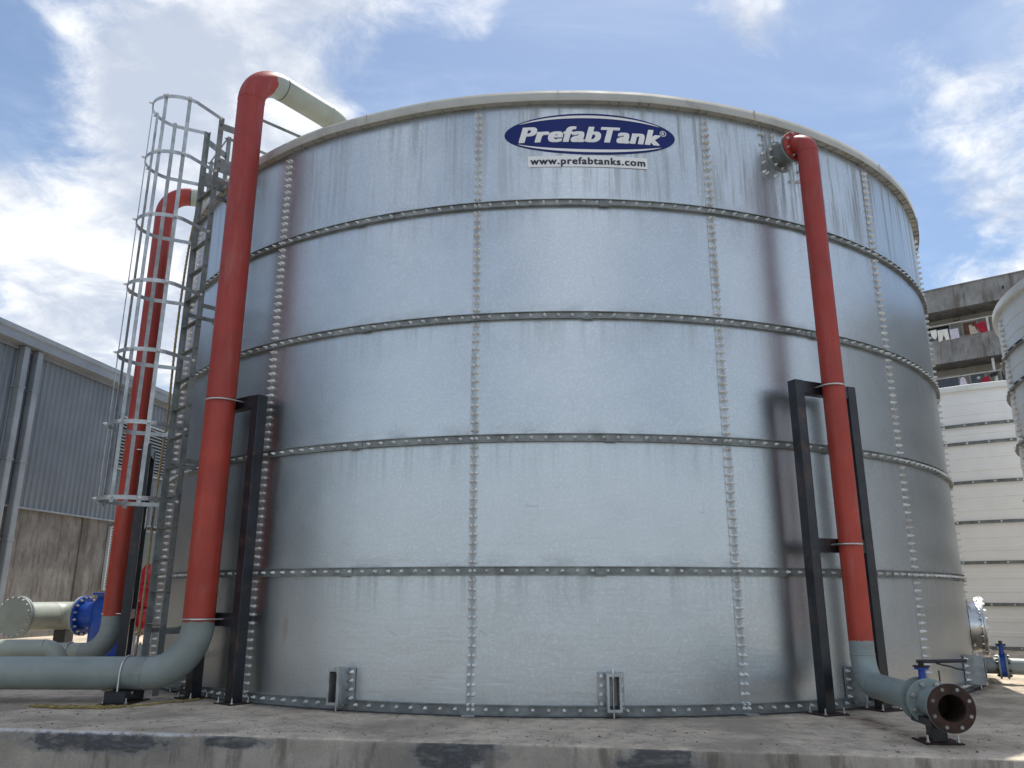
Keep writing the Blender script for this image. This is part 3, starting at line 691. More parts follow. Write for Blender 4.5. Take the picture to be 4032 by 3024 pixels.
ax3 = (Vector((2.69, 5.74, 0))-Vector((b3.x, b3.y, 0))); ax3.normalize()
el = .235
a = arc(Vector((b3.x, b3.y, zl+el))+ax3*el, -ax3, -ZV, el, 16)
MB().tube(lin(top3[-1], a[0], 26), D3/2, 36, cap=False).build('vertical_pipe', M_down, ov)
MB().tube(a, D3/2+.001, 36, cap=False).build('elbow', M_down, ov)
mb = MB(); bead(mb, a[0], ZV, D3/2); mb.build('weld_bead', M_down, ov)
mb = MB(); bead(mb, a[-1], ax3, D3/2); mb.build('weld_bead', M_down, ov)
pA = a[-1]; dist = lambda d: Vector((b3.x, b3.y, zl))+ax3*d
dF = 1.13
M_dgrey = mat('green_grey_pipe_paint', (.23, .275, .265), .42, 0, .12, 3, .1, 45, (.14, .125, .095), 2.6, .3)
MB().tube(lin(pA, dist(dF), 8), D3/2, 36).build('horizontal_pipe', M_dgrey, ov)
flange(ov, dist(dF), ax3, .09, .158, .022, M_dgrey, 8, 'flange', True, -1, .017, M_steel)
bv = thing('butterfly_valve', dist(dF+.05), 'wafer valve with blue neck and black lever clamped between grey flanges on the slab', 'valve')
vc = dist(dF+.022+.055)
mb = MB(); mb.lathe(vc-ax3*.053, ax3, [(0, .08), (0, .158), (.022, .158), (.022, .130), (.082, .130), (.082, .08)], 40)
for i in range(8):
    a_ = 2*math.pi*(i+.5)/8; e_ = Vector((-ax3.y, ax3.x, 0)); mb.bolt(vc-ax3*.031+(ZV*math.cos(a_)+e_*math.sin(a_))*.130, ax3, .015, .03)
mb.build('valve_body', M_dgrey, bv)
mb = MB(); mb.lathe(vc+ZV*.11, ZV, [(0, .030), (.10, .024), (.105, .05), (.12, .05), (.12, 0)], 20); nk = mb.build('neck', M_blue, bv)
mb = MB(); mb.lathe(vc+ZV*.232, ZV, [(0, 0), (0, .058), (.008, .058), (.008, 0)], 20); mb.lathe(vc+ZV*.24, ZV, [(0, .02), (.03, .018), (.03, 0)], 12); mb.build('notch_plate', M_rust, bv)
hdv = Vector((.96, -.28, 0)); q = vc+ZV*.268
mb = MB(); mb.bar(q-hdv*.03, q+hdv*.10+ZV*.004, .026, .010); mb.tube(lin(q+hdv*.09+ZV*.004, q+hdv*.30+ZV*.014, 4), .013, 12)
mb.tube([q+hdv*.10-ZV*.008, q+hdv*.15-ZV*.022, q+hdv*.19-ZV*.028, q+hdv*.235-ZV*.045, q+hdv*.285-ZV*.050], .006, 8)
mb.build('lever', M_blackv, bv)
mb = MB(); qa = vc+ax3*.05+Vector((.1, 0, .135)); mb.tube([qa, qa+ZV*.075], .006, 6); mb.build('stud', M_blackv, bv)
sp = thing('flanged_spool', dist(dF+.3), 'short grey pipe end with an open rusty flange facing the camera', 'pipe')
s0 = dF+.022+.115
flange(sp, dist(s0), ax3, .09, .160, .026, M_dgrey, 8, 'flange', True, 2, .017, M_steel)
s1 = s0+.33
mb = MB(); mb.lathe(dist(s0+.026), ax3, [(0, D3/2), (s1-s0-.026, D3/2)], 36); mb.build('horizontal_pipe', M_dgrey, sp)
mb = MB(); mb.lathe(dist(s1), ax3, [(.026, .092), (.02, .088), (-.25, .088), (-.25, 0)], 40); mb.build('bore', M_rust, sp)
o = flange(sp, dist(s1), ax3, .09, .157, .024, M_rust, 8, 'flange', False); o['label'] = 'rusty open flange with bolt holes'
mb = MB(); mb.lathe(dist(s1-.006), ax3, [(0, D3/2), (0, .158), (.016, .1585), (.016, .15)], 40); mb.build('flange_edge', M_dgrey, sp)
aa = (ZV-ax3*ZV.dot(ax3)).normalized(); bb_ = ax3.cross(aa)
for i in range(8):
    t_ = 2*math.pi*(i+.5)/8; p = dist(s1+.0245)+(aa*math.cos(t_)+bb_*math.sin(t_))*.128
    MB().lathe(p, ax3, [(0, .0), (.0008, .012)], 14, False).build('bolt_hole', M_conc_b, sp)
su = thing('pipe_stand', (dist(s0+.08).x, dist(s0+.08).y, 0), 'short black post with a head beam under the valve by the slab edge', 'pipe support')
q = dist(s0+.06); tx = Vector((-ax3.y, ax3.x, 0))
MB().obox((q.x, q.y, .088), tx*.052, ax3*.052, ZV*.078).build('post', M_black, su, .004)
MB().obox((q.x, q.y, .143), tx*.10, ax3*.17, ZV*.024).build('head_beam', M_black, su, .004)
base_plate(su, (q.x, q.y, 0), tx, ax3, .13, .12)
frame(26.6, 5.975, .335, 2.99, (2.925, 1.435), .105, 'black pipe frame at the tank wall behind the slim red overflow pipe', 6.12, .206, -.02)

# ---- outlet with a small butterfly valve on the right flank
OP, OZ = 61.0, .20
on_ = NRM(OP)
op = thing('outlet_pipe', PT(OP, TR, 0, 0), 'grey outlet pipe leaving the right flank of the tank', 'pipe')
MB().lathe(PT(OP, TR+.0, 0, OZ), on_, [(.008, .09), (.008, .15), (0, .15)], 32).build('pad_plate', M_galv, op)
MB().tube(lin(PT(OP, TR, 0, OZ), PT(OP, TR+.275, 0, OZ), 3), .092, 32).build('stub', M_galvd, op)
flange(op, PT(OP, TR+.25, 0, OZ), on_, .09, .145, .022, M_grey, 8, 'flange', True, -1, .014, M_blackv)
flange(op, PT(OP, TR+.325, 0, OZ), on_, .09, .145, .022, M_grey, 8, 'flange', True, 1, .014, M_blackv)
MB().tube(lin(PT(OP, TR+.34, 0, OZ), PT(OP, TR+1.05, 0, OZ), 5), .092, 32).build('horizontal_pipe', M_grey, op)
MB().box(PT(OP, TR+.8).x-.08, PT(OP, TR+.8).x+.08, PT(OP, TR+.8).y-.08, PT(OP, TR+.8).y+.08, 0, OZ-.09).build('pipe_foot', M_conc_b, op)
v2 = thing('butterfly_valve', PT(OP, TR+.298, 0, OZ), 'small blue wafer valve on the outlet pipe at the right flank of the tank', 'valve')
mb = MB(); mb.lathe(PT(OP, TR+.273, 0, OZ), on_, [(0, .08), (0, .125), (.051, .125), (.051, .08)], 32); mb.build('valve_body', M_blue, v2)
mb = MB(); c = PT(OP, TR+.298, 0, OZ+.11); mb.lathe(c, ZV, [(0, .03), (.11, .024), (.11, .05), (.125, .05), (.125, 0)], 16); mb.build('neck', M_blue, v2)
mb = MB(); mb.lathe(c+ZV*.125, ZV, [(0, .055), (.012, .055), (.012, .02), (.045, .02), (.045, 0)], 14); mb.bar(c+ZV*.14-TAN(OP)*.05, c+ZV*.14+TAN(OP)*.08, .02, .012); mb.build('notch_plate', M_blackv, v2)

# ------------------------------------------------------------------ caged ladder
LP, LR, LW = -43.3, 6.10, .215
lt = thing('caged_ladder', PT(LP, LR), 'galvanised ladder with safety cage standing off the left side of the tank', 'ladder')
TL, NL = TAN(LP), NRM(LP)
LT = lambda t, r, z: PT(LP, r, t+.03+.009*z, z)                       # the ladder leans a little to the right
LTOP = 6.64
for sg in (-1, 1):
    mb = MB()
    a, b = LT(sg*LW, LR, .0), LT(sg*LW, LR, LTOP); d = (b-a)
    mb.obox((a+b)/2, TL*.004, NL*.032, d/2); mb.obox((a+b)/2-TL*sg*.016-NL*.029, TL*.016, NL*.004, d/2)
    for z in (2.02, 4.1): mb.obox(LT(sg*(LW+.008), LR, z), TL*.004, NL*.026, ZV*.16)
    o = mb.build('stringer', M_galvd, lt)
for i in range(18):
    z = .36+.333*i
    if z > 6.0: break
    a, b = LT(-LW, LR, z), LT(LW, LR, z); mb = MB()
    mb.obox((a+b)/2, (b-a)/2, NL*.022, ZV*.004); mb.obox((a+b)/2-NL*.02-ZV*.012, (b-a)/2, NL*.0025, ZV*.014)
    for sg, p in ((-1, a), (1, b)): mb.bolt(p+TL*sg*.006, TL*sg, .015, .035)
    mb.build('rung', M_galvd, lt)
HZ = [1.95, 2.74, 3.53, 4.32, 5.11, 5.90, 6.62]
CR, CC = .338, .392                                                    # hoop radius, distance of its centre from the ladder
def hoop_pts():
    pts = [(LW, 0.0)]
    for i in range(31):
        a = R(-96+192*i/30); pts.append((-CR*math.sin(a), CC+CR*math.cos(a)))
    return pts+[(-LW, 0.0)]
SANG = (-82, -36, 8, 52, 96)
for hz in HZ:
    q = hoop_pts(); mb = MB(); n = len(q); vs = []
    for i, (t, r) in enumerate(q):
        t0, r0 = q[max(i-1, 0)]; t1_, r1_ = q[min(i+1, n-1)]; l = math.hypot(t1_-t0, r1_-r0); nx, nr = (r1_-r0)/l*.0028, -(t1_-t0)/l*.0028
        for (dt, dr, dz) in ((nx, nr, -.022), (nx, nr, .022), (-nx, -nr, .022), (-nx, -nr, -.022)): vs.append(LT(t+dt, LR+r+dr, hz+dz))
    mb.add(vs, [(i*4+k, (i+1)*4+k, (i+1)*4+(k+1) % 4, i*4+(k+1) % 4) for i in range(n-1) for k in range(4)]); mb.sm = [True]*len(mb.sm)
    mb.add(vs[:4], [(0, 1, 2, 3)]); mb.add(vs[-4:], [(3, 2, 1, 0)])
    ho = mb.build('cage_hoop', M_galv, lt)
    for p_ in ho.data.polygons: p_.use_smooth = False
    for a in SANG:
        p = LT(-CR*math.sin(R(a)), LR+CC+CR*math.cos(R(a)), hz); dv = (NL*math.cos(R(a))-TL*math.sin(R(a)))
        m2 = MB(); m2.bolt(p+dv*.006, dv, .015, .04, 8); m2.build('bolt', M_cap, ho)
    for sg in (-1, 1):
        m2 = MB(); m2.bolt(LT(sg*(LW+.004), LR+.012, hz), TL*sg, .016, .036, 8); m2.build('bolt', M_cap, ho)
for a in SANG:
    ct, cr = -(CR-.006)*math.sin(R(a)), LR+CC+(CR-.006)*math.cos(R(a)); dv = (NL*math.cos(R(a))-TL*math.sin(R(a))); sv = Vector((-dv.y, dv.x, 0))
    pa, pb = LT(ct, cr, HZ[0]-.05), LT(ct, cr, HZ[-1]+.04)
    MB().obox((pa+pb)/2, sv*.021, dv*.0028, (pb-pa)/2).build('cage_strip', M_galv, lt)
for z in (.62, 2.4, 4.2, 5.80):                                        # stand-off brackets back to the wall
    for sg in (-1, 1):
        a, b = LT(sg*LW, LR-.03, z), LT(sg*LW, TR+.01, z)
        mb = MB(); mb.bar(a, b, .05, .006); mb.obox(b+NL*.002, TL*.03, NL*.004, ZV*.04); mb.build('wall_bracket', M_galvd, lt)
for sg in (-1, 1):                                                     # gusset plates at the rim
    mb = MB(); c = LT(sg*(LW+.012), (LR+RO)/2+.0, 6.0); mb.obox(c, TL*.004, NL*.16, ZV*.095)
    for dz in (-.05, .05):
        for dr in (-.12, .12): mb.bolt(c+NL*dr+ZV*dz+TL*sg*.004, TL*sg, .015, .03)
    mb.build('gusset_plate', M_galvd, lt)
c = LT(-.20, LR+.16, 1.80); MB().obox(c, (TL*.8+NL*.25).normalized()*.165, NL*.003, ZV*.11).build('hanging_plate', mat('scuffed_blank_plate', (.42, .42, .41), .6, .1, .25, 6, 0, 60, (.2, .2, .2), 5, .6), lt)

# guard rail on the roof edge around the ladder head
gr = thing('guard_rail', PT(LP, TR, 0, 6.06), 'thin galvanised guard rail on the roof edge beside the ladder head', 'railing')
GT, GM = 6.80, 6.43
def gp(ph, r, z): return PT(ph, r, 0, z)
phs = {'a': (LP+3.4, TR+.03), 'b': (-39.4, TR+.03), 'c': (LP-3.0, TR+.03), 'd': (LP-10.5, TR+.03)}
for ph, r_ in phs.values():
    mb = MB(); mb.obox(gp(ph, r_, (5.98+GT)/2), TAN(ph)*.022, NRM(ph)*.003, ZV*(GT-5.98)/2); mb.obox(gp(ph, r_-.02, (5.98+GT)/2)+TAN(ph)*.02, TAN(ph)*.003, NRM(ph)*.02, ZV*(GT-5.98)/2)
    for z in (GT-.03, GM, 6.05): mb.bolt(gp(ph, r_+.004, z), NRM(ph), .014, .035)
    mb.build('post', M_galvd, gr)
for z in (GT-.02, GM):
    for p, q in ((phs['a'], phs['b']), (phs['c'], phs['d'])):
        mb = MB(); mb.bar(gp(p[0], p[1], z), gp(q[0], q[1], z), .04, .006, ZV); mb.build('rail', M_galvd, gr)
for key, ln in (('b', 2.2), ('d', 2.2), ('c', 1.3)):
    ph, r_ = phs[key]; dv = -NRM(LP); a = gp(ph, r_, GT-.02); mb = MB(); mb.bar(a, a+dv*ln, .04, .006, ZV); mb.build('rail', M_galvd, gr)
    if key != 'c':
        e = a+dv*ln; mb = MB(); mb.bar(e, Vector((e.x, e.y, 6.15)), .04, .006); mb.build('post', M_galvd, gr)
for sg, k in ((1, 'a'), (-1, 'c')):
    mb = MB(); p = LT(sg*LW, LR, 6.52); q = gp(phs[k][0], phs[k][1], 6.52); mb.bar(p, q, .09, .006, ZV); mb.bolt(q+ZV*.02, NL, .014, .035); mb.bolt(p+ZV*.02+TL*sg*.01, TL, .014, .03); mb.build('link_plate', M_galvd, gr)

# rope hanging beside the ladder, and a frayed length on the slab
def rope(name, pts, r, m, label, lobes=3):
    P = [Vector(p) for p in pts]; out = []
    for i in range(len(P)-1):
        p0, p1, p2, p3_ = P[max(i-1, 0)], P[i], P[i+1], P[min(i+2, len(P)-1)]
        n = max(4, int((p2-p1).length/.02))
        for k in range(n):
            t = k/n; out.append(.5*((2*p1)+(p2-p0)*t+(2*p0-5*p1+4*p2-p3_)*t*t+(3*p1-p0-3*p2+p3_)*t**3))
    out.append(P[-1]); mb = MB(); mb.tube(out, r, 9, twist=38, lobes=lobes, depth=.22)
    return tag(mb.build(name, m), label, 'rope')
rope('rope', [LT(-LW-.05, LR-.02, 5.75), LT(-LW-.075, LR+.03, 5.0), LT(-LW-.07, LR+.05, 4.0), LT(-LW-.06, LR+.04, 3.0), LT(-LW-.06, LR+.06, 2.0), LT(-LW-.08, LR+.05, 1.0), LT(-LW-.10, LR+.06, .35), LT(-LW-.16, LR+.10, .03), LT(-LW-.40, LR+.25, .018)], .013, M_rope, 'brown twisted rope hanging down the left edge of the ladder')
rnd = random.Random(3)
yp = [(-4.75, 7.42), (-4.5, 7.36), (-4.2, 7.33), (-3.95, 7.38), (-3.75, 7.55), (-3.6, 7.75), (-3.42, 7.98)]
rope('frayed_rope', [(x, y, .013) for x, y in yp], .008, M_yrope, 'frayed yellow rope lying on the slab under the thick grey pipe')
mb = MB()
for i in range(70):
    k = rnd.random()*3.2; j = int(k); f = k-j; x = yp[j][0]+(yp[j+1][0]-yp[j][0])*f; y = yp[j][1]+(yp[j+1][1]-yp[j][1])*f
    a = rnd.uniform(-.6, .6); l = rnd.uniform(.06, .2)
    mb.tube([(x, y+rnd.uniform(-.04, .04), .006), (x+l*.5*math.cos(a), y+l*.5*math.sin(a)+rnd.uniform(-.03, .03), rnd.uniform(.01, .035)), (x+l*math.cos(a), y+l*math.sin(a), .005)], .003, 4, False)
fo = bpy.data.objects['frayed_rope']; o = mb.build('loose_fibres', M_yrope, fo)

# ------------------------------------------------------------------ white tanks on the right
def white_tank(cx_, cy_, rad, zs, label, seams, vent=None):
    C0 = Vector((cx_, cy_, 0)); t = thing('white_tank', (cx_, cy_, 0), label, 'tank', None)
    pr = [(0, rad)]
    for z0, z1 in zip(zs, zs[1:]):
        h = z1-z0
        ribs = (.30, .62) if h > .5 else (.5,)
        for q in ribs:
            z = z0+h*q; pr += [(z-.012, rad), (z-.004, rad+.008), (z+.075, rad+.008), (z+.083, rad)]
    pr.append((zs[-1], rad))
    MB().lathe(C0, ZV, pr, 110).build('wall', M_wtank, t)
    for z in zs[:-1]:
        zz = max(z, .035); mb = MB()
        mb.lathe(C0, ZV, [(zz-.030, rad), (zz-.030, rad+.045), (zz-.025, rad+.045), (zz-.025, rad+.012), (zz+.025, rad+.012), (zz+.025, rad+.030), (zz+.030, rad+.030), (zz+.030, rad)], 110)
        ring = mb.build('stiffening_ring', M_galvd, t)
    view = math.atan2(cx_, -cy_)
    bl = []
    for z in zs[:-1]:
        for i in range(-22, 23):
            a = view+math.pi+i*.10 if False else math.atan2(-cx_, cy_)+i*.09
            bl.append((a, max(z, .035), .012))
    for a in seams:
        z = .1
        while z < zs[-1]-.05: bl.append((a, z, .002)); bl.append((a+.05/rad, z, .002)); z += .078
    pts = [(Vector((cx_+math.sin(a)*(rad+dr), cy_-math.cos(a)*(rad+dr), z)), a) for a, z, dr in bl]
    pts.sort(key=lambda p: (p[0]-Vector((0, 0, EYE))).length)
    rest = MB()
    for i, (p, a) in enumerate(pts):
        nv = Vector((math.sin(a), -math.cos(a), 0))
        rest.bolt(p, nv, .020, .045, 8)
    tag(rest.build('bolt', M_cap, t), kind='stuff')
    z = zs[-1]
    MB().lathe(C0, ZV, [(z-.005, rad), (z-.005, rad+.06), (z+.02, rad+.062), (z+.11, rad+.055), (z+.12, rad+.03), (z+.12, rad-.1)], 110).build('roof_rim', M_wtrim, t)
    MB().lathe(C0, ZV, [(z+.12, rad-.05), (z+.30, rad*.5), (z+.40, .02)], 60).build('roof', M_wtrim, t)
    if vent:
        v = Vector(vent); mb = MB(); mb.lathe(v, ZV, [(-.12, .10), (.10, .10), (.11, .20), (.13, .22), (.17, .20), (.20, .05), (.20, 0)], 24); mb.build('roof_vent', M_wtrim, t)
    return t
zb = [0, .83, 1.62, 2.40, 3.19, 3.98, 4.35, 5.07]
white_tank(10.85, 19.56, 4.2, zb, 'white ribbed bolted tank in the background between the big tank and the flats', [math.atan2(-1.05, .85)], (7.85, 17.3, 5.28))
white_tank(9.88, 9.87, 3.5, [0, .76, 1.52, 2.33, 3.06, 3.83, 4.32, 4.96], 'white ribbed bolted tank cut off by the right edge of the photo', [math.atan2(-3.02, -1.77)+.06-2*math.pi if False else -(math.pi/2+R(30))+.17])

# ------------------------------------------------------------------ warehouse on the left
WD = Vector((.0900, .9959, 0)).normalized(); WN = Vector((WD.y, -WD.x, 0))     # along the wall, and outwards to the tank
W0 = Vector((-12.636, 16.5, 0))
WP = lambda s_, o_, z: W0+WD*s_+WN*o_+ZV*z
wh = thing('warehouse', WP(0, 0, 0), 'long warehouse with blue grey ribbed cladding above a stained concrete wall', 'building')
S0, S1 = -16.0, 22.0
mb = MB(); x = S0; vs = []; pitch = .19
sect = [(0, 0), (.105, 0), (.125, .028), (.168, .028)]
while x < S1:
    for ds, o_ in sect: vs.append((x+ds, o_))
    x += pitch
mb.add([WP(a, b, 2.98) for a, b in vs]+[WP(a, b, 6.80) for a, b in vs], [(i, i+1, len(vs)+i+1, len(vs)+i) for i in range(len(vs)-1)])
mb.build('cladding', M_clad, wh)
c = WP((S0+S1)/2, -.16, 1.15); MB().obox(c, WD*(S1-S0)/2, WN*.12, ZV*1.80).build('wall', M_wallc, wh)
for s_ in (-6, -1.0, 3.95, 9.0):
    MB().obox(WP(s_, -.03, 1.15), WD*.13, WN*.03, ZV*1.80).build('column', mat_concrete('column_concrete', (.2, .19, .17), (.13, .125, .115)) if s_ == -6 else bpy.data.materials['column_concrete'], wh)
MB().obox(WP((S0+S1)/2, .03, 2.965), WD*(S1-S0)/2, WN*.05, ZV*.02).build('drip_flashing', M_gutter, wh)
mb = MB(); a, b = S0, S1
for (o0, z0, o1, z1) in ((.30, 6.70, .30, 7.02), (.30, 6.70, .05, 6.70), (.30, 7.02, .22, 7.04), (.22, 7.04, -.3, 7.05), (.05, 6.70, .05, 6.60), (.335, 6.92, .335, 7.035), (.335, 6.92, .30, 6.90), (.335, 7.035, .30, 7.04)):
    mb.add([WP(a, o0, z0), WP(b, o0, z0), WP(b, o1, z1), WP(a, o1, z1)], [(0, 1, 2, 3)])
gt = mb.build('gutter', M_gutter, wh)
mb = MB(); mb.add([WP(S0, -.2, 7.05), WP(S1, -.2, 7.05), WP(S1, -9, 8.4), WP(S0, -9, 8.4)], [(0, 1, 2, 3)]); mb.add([WP(S0, -.3, -.6), WP(S0, -9, -.6), WP(S0, -9, 8.4), WP(S0, -.2, 7.0)], [(0, 1, 2, 3)]); mb.add([WP(S1, -.3, -.6), WP(S1, -9, -.6), WP(S1, -9, 8.4), WP(S1, -.2, 7.0)], [(0, 1, 2, 3)])
mb.build('roof', M_gutter, wh)
for s_ in (.72, 1.16):
    mb = MB(); mb.bar(WP(s_, .13, .05), WP(s_, .13, 6.70), .17, .17, WN)
    dp = mb.build('downpipe', M_gutter, wh, .02)
    for z in (2.2, 4.0, 5.7): MB().obox(WP(s_, .11, z), WD*.115, WN*.11, ZV*.02).build('pipe_clip', M_gutter, dp)
def louvre(s0, s1, z0, z1, o_, n, m):
    mb = MB(); 
    for (a, b, c_, d) in ((s0, s0+.05, z0, z1), (s1-.05, s1, z0, z1)): mb.obox(WP((a+b)/2, o_, (c_+d)/2), WD*(b-a)/2, WN*.04, ZV*(d-c_)/2)
    for z in (z0+.02, z1-.02): mb.obox(WP((s0+s1)/2, o_, z), WD*((s1-s0)/2-.05), WN*.04, ZV*.02)
    f = mb.build('louvre', m, wh)
    MB().obox(WP((s0+s1)/2, o_-.03, (z0+z1)/2), WD*((s1-s0)/2-.05), WN*.004, ZV*((z1-z0)/2-.04)).build('opening', M_dark, f)
    mb = MB()
    for i in range(n):
        z = z0+.05+(z1-z0-.1)*(i+.5)/n; mb.obox(WP((s0+s1)/2, o_+.012, z), WD*((s1-s0)/2-.052), (WN*.6-ZV*.55)*.05, (ZV*.6+WN*.55)*.004)
    mb.build('slats', m, f)
louvre(4.70, 5.85, 4.40, 5.92, .07, 15, M_louvre); louvre(6.05, 7.75, 4.40, 5.90, .07, 15, M_louvre)
louvre(4.92, 5.80, 1.10, 2.82, .02, 22, M_louvre)
f = MB(); s0, s1 = 6.25, 8.4
for a, b, z0, z1 in ((s0, s0+.08, .7, 2.85), (s1-.08, s1, .7, 2.85), (s0+.08, s1-.08, 2.77, 2.85), (s0+.08, s1-.08, .7, .78), (6.55, 6.60, .78, 2.77)): f.obox(WP((a+b)/2, 0, (z0+z1)/2), WD*(b-a)/2, WN*.05, ZV*(z1-z0)/2)
f = f.build('window', M_gutter, wh); MB().obox(WP((s0+s1)/2, -.02, 1.77), WD*1.0, WN*.005, ZV*1.0).build('pane', M_glass, f)

# ------------------------------------------------------------------ block of flats on the right
BU = Vector((.8083, -.5888, 0)); BN = Vector((.5888, .8083, 0)); B0 = Vector((21.29, 42, 0))
BP = lambda s_, d, z: B0+BU*s_+BN*d+ZV*z
fb = thing('apartment_building', BP(0, 0, 0), 'weathered concrete block of flats with open access balconies hung with washing', 'building')
SA_, SB_ = -9.0, 13.0; LV = [14.51, 11.52, 8.53, 5.54]
def bbox(s0, s1, d0, d1, z0, z1, m, name, par=None, bev=0):
    return MB().obox(BP((s0+s1)/2, (d0+d1)/2, (z0+z1)/2), BU*(s1-s0)/2, BN*(d1-d0)/2, ZV*(z1-z0)/2).build(name, m, par or fb, bev)
bbox(SA_, SB_, 0, .18, 16.17, 17.44, M_conc_b, 'roof_parapet')
bbox(SA_, SB_, .18, 9, 16.20, 16.45, M_conc_b, 'roof_slab')
bbox(SA_, SB_, -.05, .24, 17.44, 17.50, M_conc_b, 'coping')
bbox(SA_, SB_, 1.75, 9, -.6, 16.2, M_plaster, 'wall')
for z in LV:
    bbox(SA_, SB_, 0, .15, z-1.31, z, M_conc_b, 'balcony_parapet'); bbox(SA_, SB_, .15, 1.75, z-1.28, z-1.05, M_conc_b, 'balcony_floor')
    bbox(SA_, SB_, -.02, .17, z, z+.035, M_conc_b, 'coping')
    mb = MB(); mb.tube([BP(SA_, .07, z+.86), BP(SB_, .07, z+.86)], .035, 8); 
    rl = mb.build('handrail', M_rail, fb)
    for s_ in (-5.2, -1.3, 2.57, 6.4, 10.3): bbox(s_-.05, s_+.05, .04, .12, z+.02, z+.83, M_rail, 'rail_post', rl)
    bbox(2.45, 2.57, .16, .28, z-1.0, z+1.6, M_rail, 'downpipe') if z < 14 else None
def opening(s0, s1, z0, z1, m, name='window', tw=.09):
    f = MB()
    for a, b, c_, d in ((s0-tw, s0, z0, z1+tw), (s1, s1+tw, z0, z1+tw), (s0, s1, z1, z1+tw)): f.obox(BP((a+b)/2, 1.72, (c_+d)/2), BU*(b-a)/2, BN*.05, ZV*(d-c_)/2)
    f = f.build(name, M_frame, fb); MB().obox(BP((s0+s1)/2, 1.735, (z0+z1)/2), BU*(s1-s0)/2, BN*.012, ZV*(z1-z0)/2).build('pane' if name == 'window' else 'door_leaf', m, f)
    if m is M_timber:
        mb = MB()
        for i in range(12): mb.obox(BP((s0+s1)/2, 1.718, z0+.1+(z1-z0-.2)*i/11), BU*(s1-s0-.12)/2, BN*.006, ZV*.035)
        mb.build('louvre_slats', M_timber, f)
    return f
for dz, off in ((0, 0), (-2.99, .06)):
    opening(-.55+off, .52+off, 14.3+dz, 15.80+dz, M_glass); opening(1.20, 1.86, 13.5+dz, 15.75+dz, M_timber if dz == 0 else M_glass, 'door')
    opening(2.66, 3.7, 14.3+dz, 15.78+dz, M_glass); opening(4.5, 5.2, 13.5+dz, 15.75+dz, M_timber, 'door')
    l = bbox(.74+off, 1.10+off, 1.66, 1.75, 16.0+dz-(.08 if dz == 0 else 0)+.22, 16.2+dz+.18, M_lampb, 'wall_lamp') if dz else bbox(.78, 1.08, 1.66, 1.75, 15.98, 16.14, M_lampb, 'wall_lamp')
    z = 16.06 if dz == 0 else 13.33
    for q in (.87+off, 1.0+off): mb = MB(); mb.lathe(BP(q, 1.66, z), -BN, [(0, .05), (.05, .05), (.05, 0)], 12); mb.build('lamp_bulb', M_frame, l)
    mb = MB(); mb.lathe(BP(1.55, 1.71, 15.52+dz), -BN, [(0, .09), (.006, .09), (.006, 0)], 18); mb.build('round_notice', M_white, fb)
mb = MB(); mb.tube([BP(3.5, .1, 16.78), BP(3.56, -.32, 16.74)], .05, 10); mb.build('rain_spout', M_black, fb)

# washing hung over the balcony rails
def cloth(name, pts, s0, z0, label, col, d=-.03, folds=5, amp=.02, seed=0):
    """a hanging cloth: outline in (s, z) offsets filled as a folded sheet"""
    xs_ = [p[0] for p in pts]; w_ = max(xs_)-min(xs_)
    m = bpy.data.materials.get('cloth_'+col[0]) or mat('cloth_'+col[0], col[1], .9, 0, .12, 6)
    bm = bmesh.new(); vs = [bm.verts.new((x, z, 0)) for x, z in pts]; bm.faces.new(vs); bmesh.ops.triangulate(bm, faces=bm.faces[:])
    for _ in range(3): bmesh.ops.subdivide_edges(bm, edges=[e for e in bm.edges if e.calc_length() > .09], cuts=1, use_grid_fill=False); bmesh.ops.triangulate(bm, faces=bm.faces[:])
    mb = MB(); P = [v.co.copy() for v in bm.verts]; F = [[v.index for v in f.verts] for f in bm.faces]
    bm.verts.index_update(); F = [[v.index for v in f.verts] for f in bm.faces]
    f1 = lambda p: amp*math.sin(p.x*folds*6.28/max(w_, .1)+seed)*(.4-p.y)+noise.noise(Vector((p.x*5, p.y*5, seed)))*amp*.7
    A = [BP(s0+p.x, d+f1(p), z0+p.y) for p in P]; B = [BP(s0+p.x, d+.012+f1(p), z0+p.y) for p in P]
    mb.add(A, F, True); mb.add(B, [tuple(reversed(f)) for f in F], True)
    return tag(mb.build(name, m, None, 0, BP(s0, d, z0)), label, 'washing', 'washing hung on the balconies')
whitec, lav, crim, tan_, darkc = ('white', (.72, .70, .63)), ('lavender', (.56, .53, .60)), ('crimson', (.30, .012, .03)), ('tan', (.42, .36, .28)), ('black', (.02, .02, .025))
cloth('hanging_shorts', [(0, .55), (.30, .55), (.30, .18), (.22, .0), (.10, .05), (.02, .22)], -.17, 14.60, 'short white garment on the upper balcony nearest the big tank', whitec, seed=1)
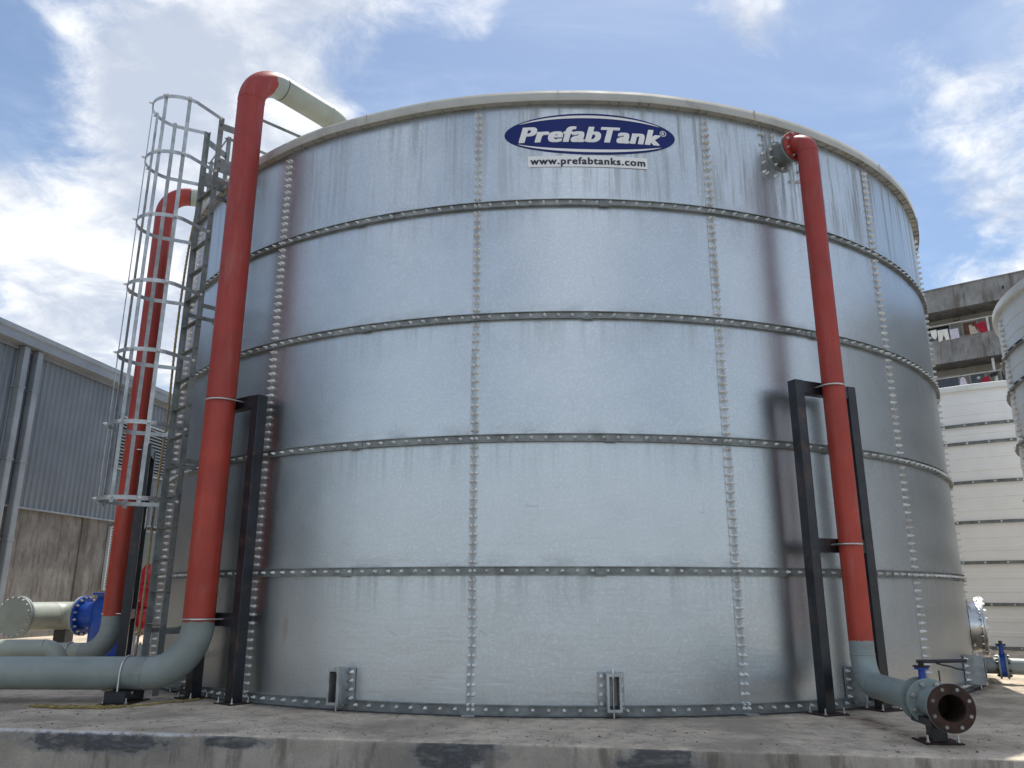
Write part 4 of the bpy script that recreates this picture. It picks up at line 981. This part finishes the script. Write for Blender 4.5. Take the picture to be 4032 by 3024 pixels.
cloth('hanging_trousers', [(0, .62), (.50, .62), (.53, 0), (.36, .0), (.27, .32), (.17, .0), (.0, -.03)], .17, 14.46, 'white trousers with spread legs on the upper balcony', whitec, seed=2)
cloth('hanging_sheet', [(0, .55), (.42, .55), (.43, .0), (.0, -.03)], .76, 14.47, 'pale lavender cloth on the upper balcony beside the white trousers', lav, seed=3)
cloth('hanging_cloth', [(0, .42), (.26, .42), (.40, .02), (.02, .0)], 1.69, 14.53, 'tan cloth in front of the brown louvred door', tan_, seed=4)
cloth('hanging_cloth', [(0, .52), (.52, .62), (.56, .02), (.24, -.02)], 1.96, 14.53, 'crimson cloth on the upper balcony next to the tan cloth', crim, seed=5)
cloth('hanging_shirt', [(.06, .44), (.18, .50), (.28, .42), (.36, .06), (.20, .0), (.0, .04)], .86, 11.78, 'pale lavender shirt on the lower balcony above the white tank', lav, seed=6)
cloth('hanging_cloth', [(0, .28), (.36, .40), (.40, .05), (.02, 0)], 1.88, 11.76, 'crimson cloth on the lower balcony in front of a dark door', crim, seed=7)
cloth('hanging_cloth', [(0, .36), (.40, .48), (.36, .25), (.04, .18)], 2.27, 11.86, 'dark cloth over the lower balcony rail by the post', darkc, seed=8)

# ------------------------------------------------------------------ grit and crumbs on the slab
mb = MB(); rg_ = random.Random(11)
for i in range(520):
    x = rg_.uniform(-5.2, 4.2); y = edge_y(x)+.06+abs(rg_.gauss(0, .55)) if i % 3 else edge_y(x)+rg_.uniform(.1, 2.2)
    if math.hypot(x, y-DK) < TR+.13: continue
    r_ = rg_.choice((.004, .005, .007, .010))*rg_.uniform(.7, 1.3); vs = []
    for k in range(6):
        a = k*math.pi/3+rg_.uniform(-.3, .3); vs.append((x+r_*math.cos(a)*rg_.uniform(.6, 1.4), y+r_*math.sin(a)*rg_.uniform(.6, 1.4), .001))
    vs += [(x+rg_.uniform(-.3, .3)*r_, y+rg_.uniform(-.3, .3)*r_, r_*rg_.uniform(.5, .9))]
    mb.add(vs, [(k, (k+1) % 6, 6) for k in range(6)])
tag(mb.build('grit', mat('grit_crumbs', (.16, .12, .095), .9, 0, .7, 9)), 'dark grit and crumbs scattered on the slab', 'grit', kind='stuff')
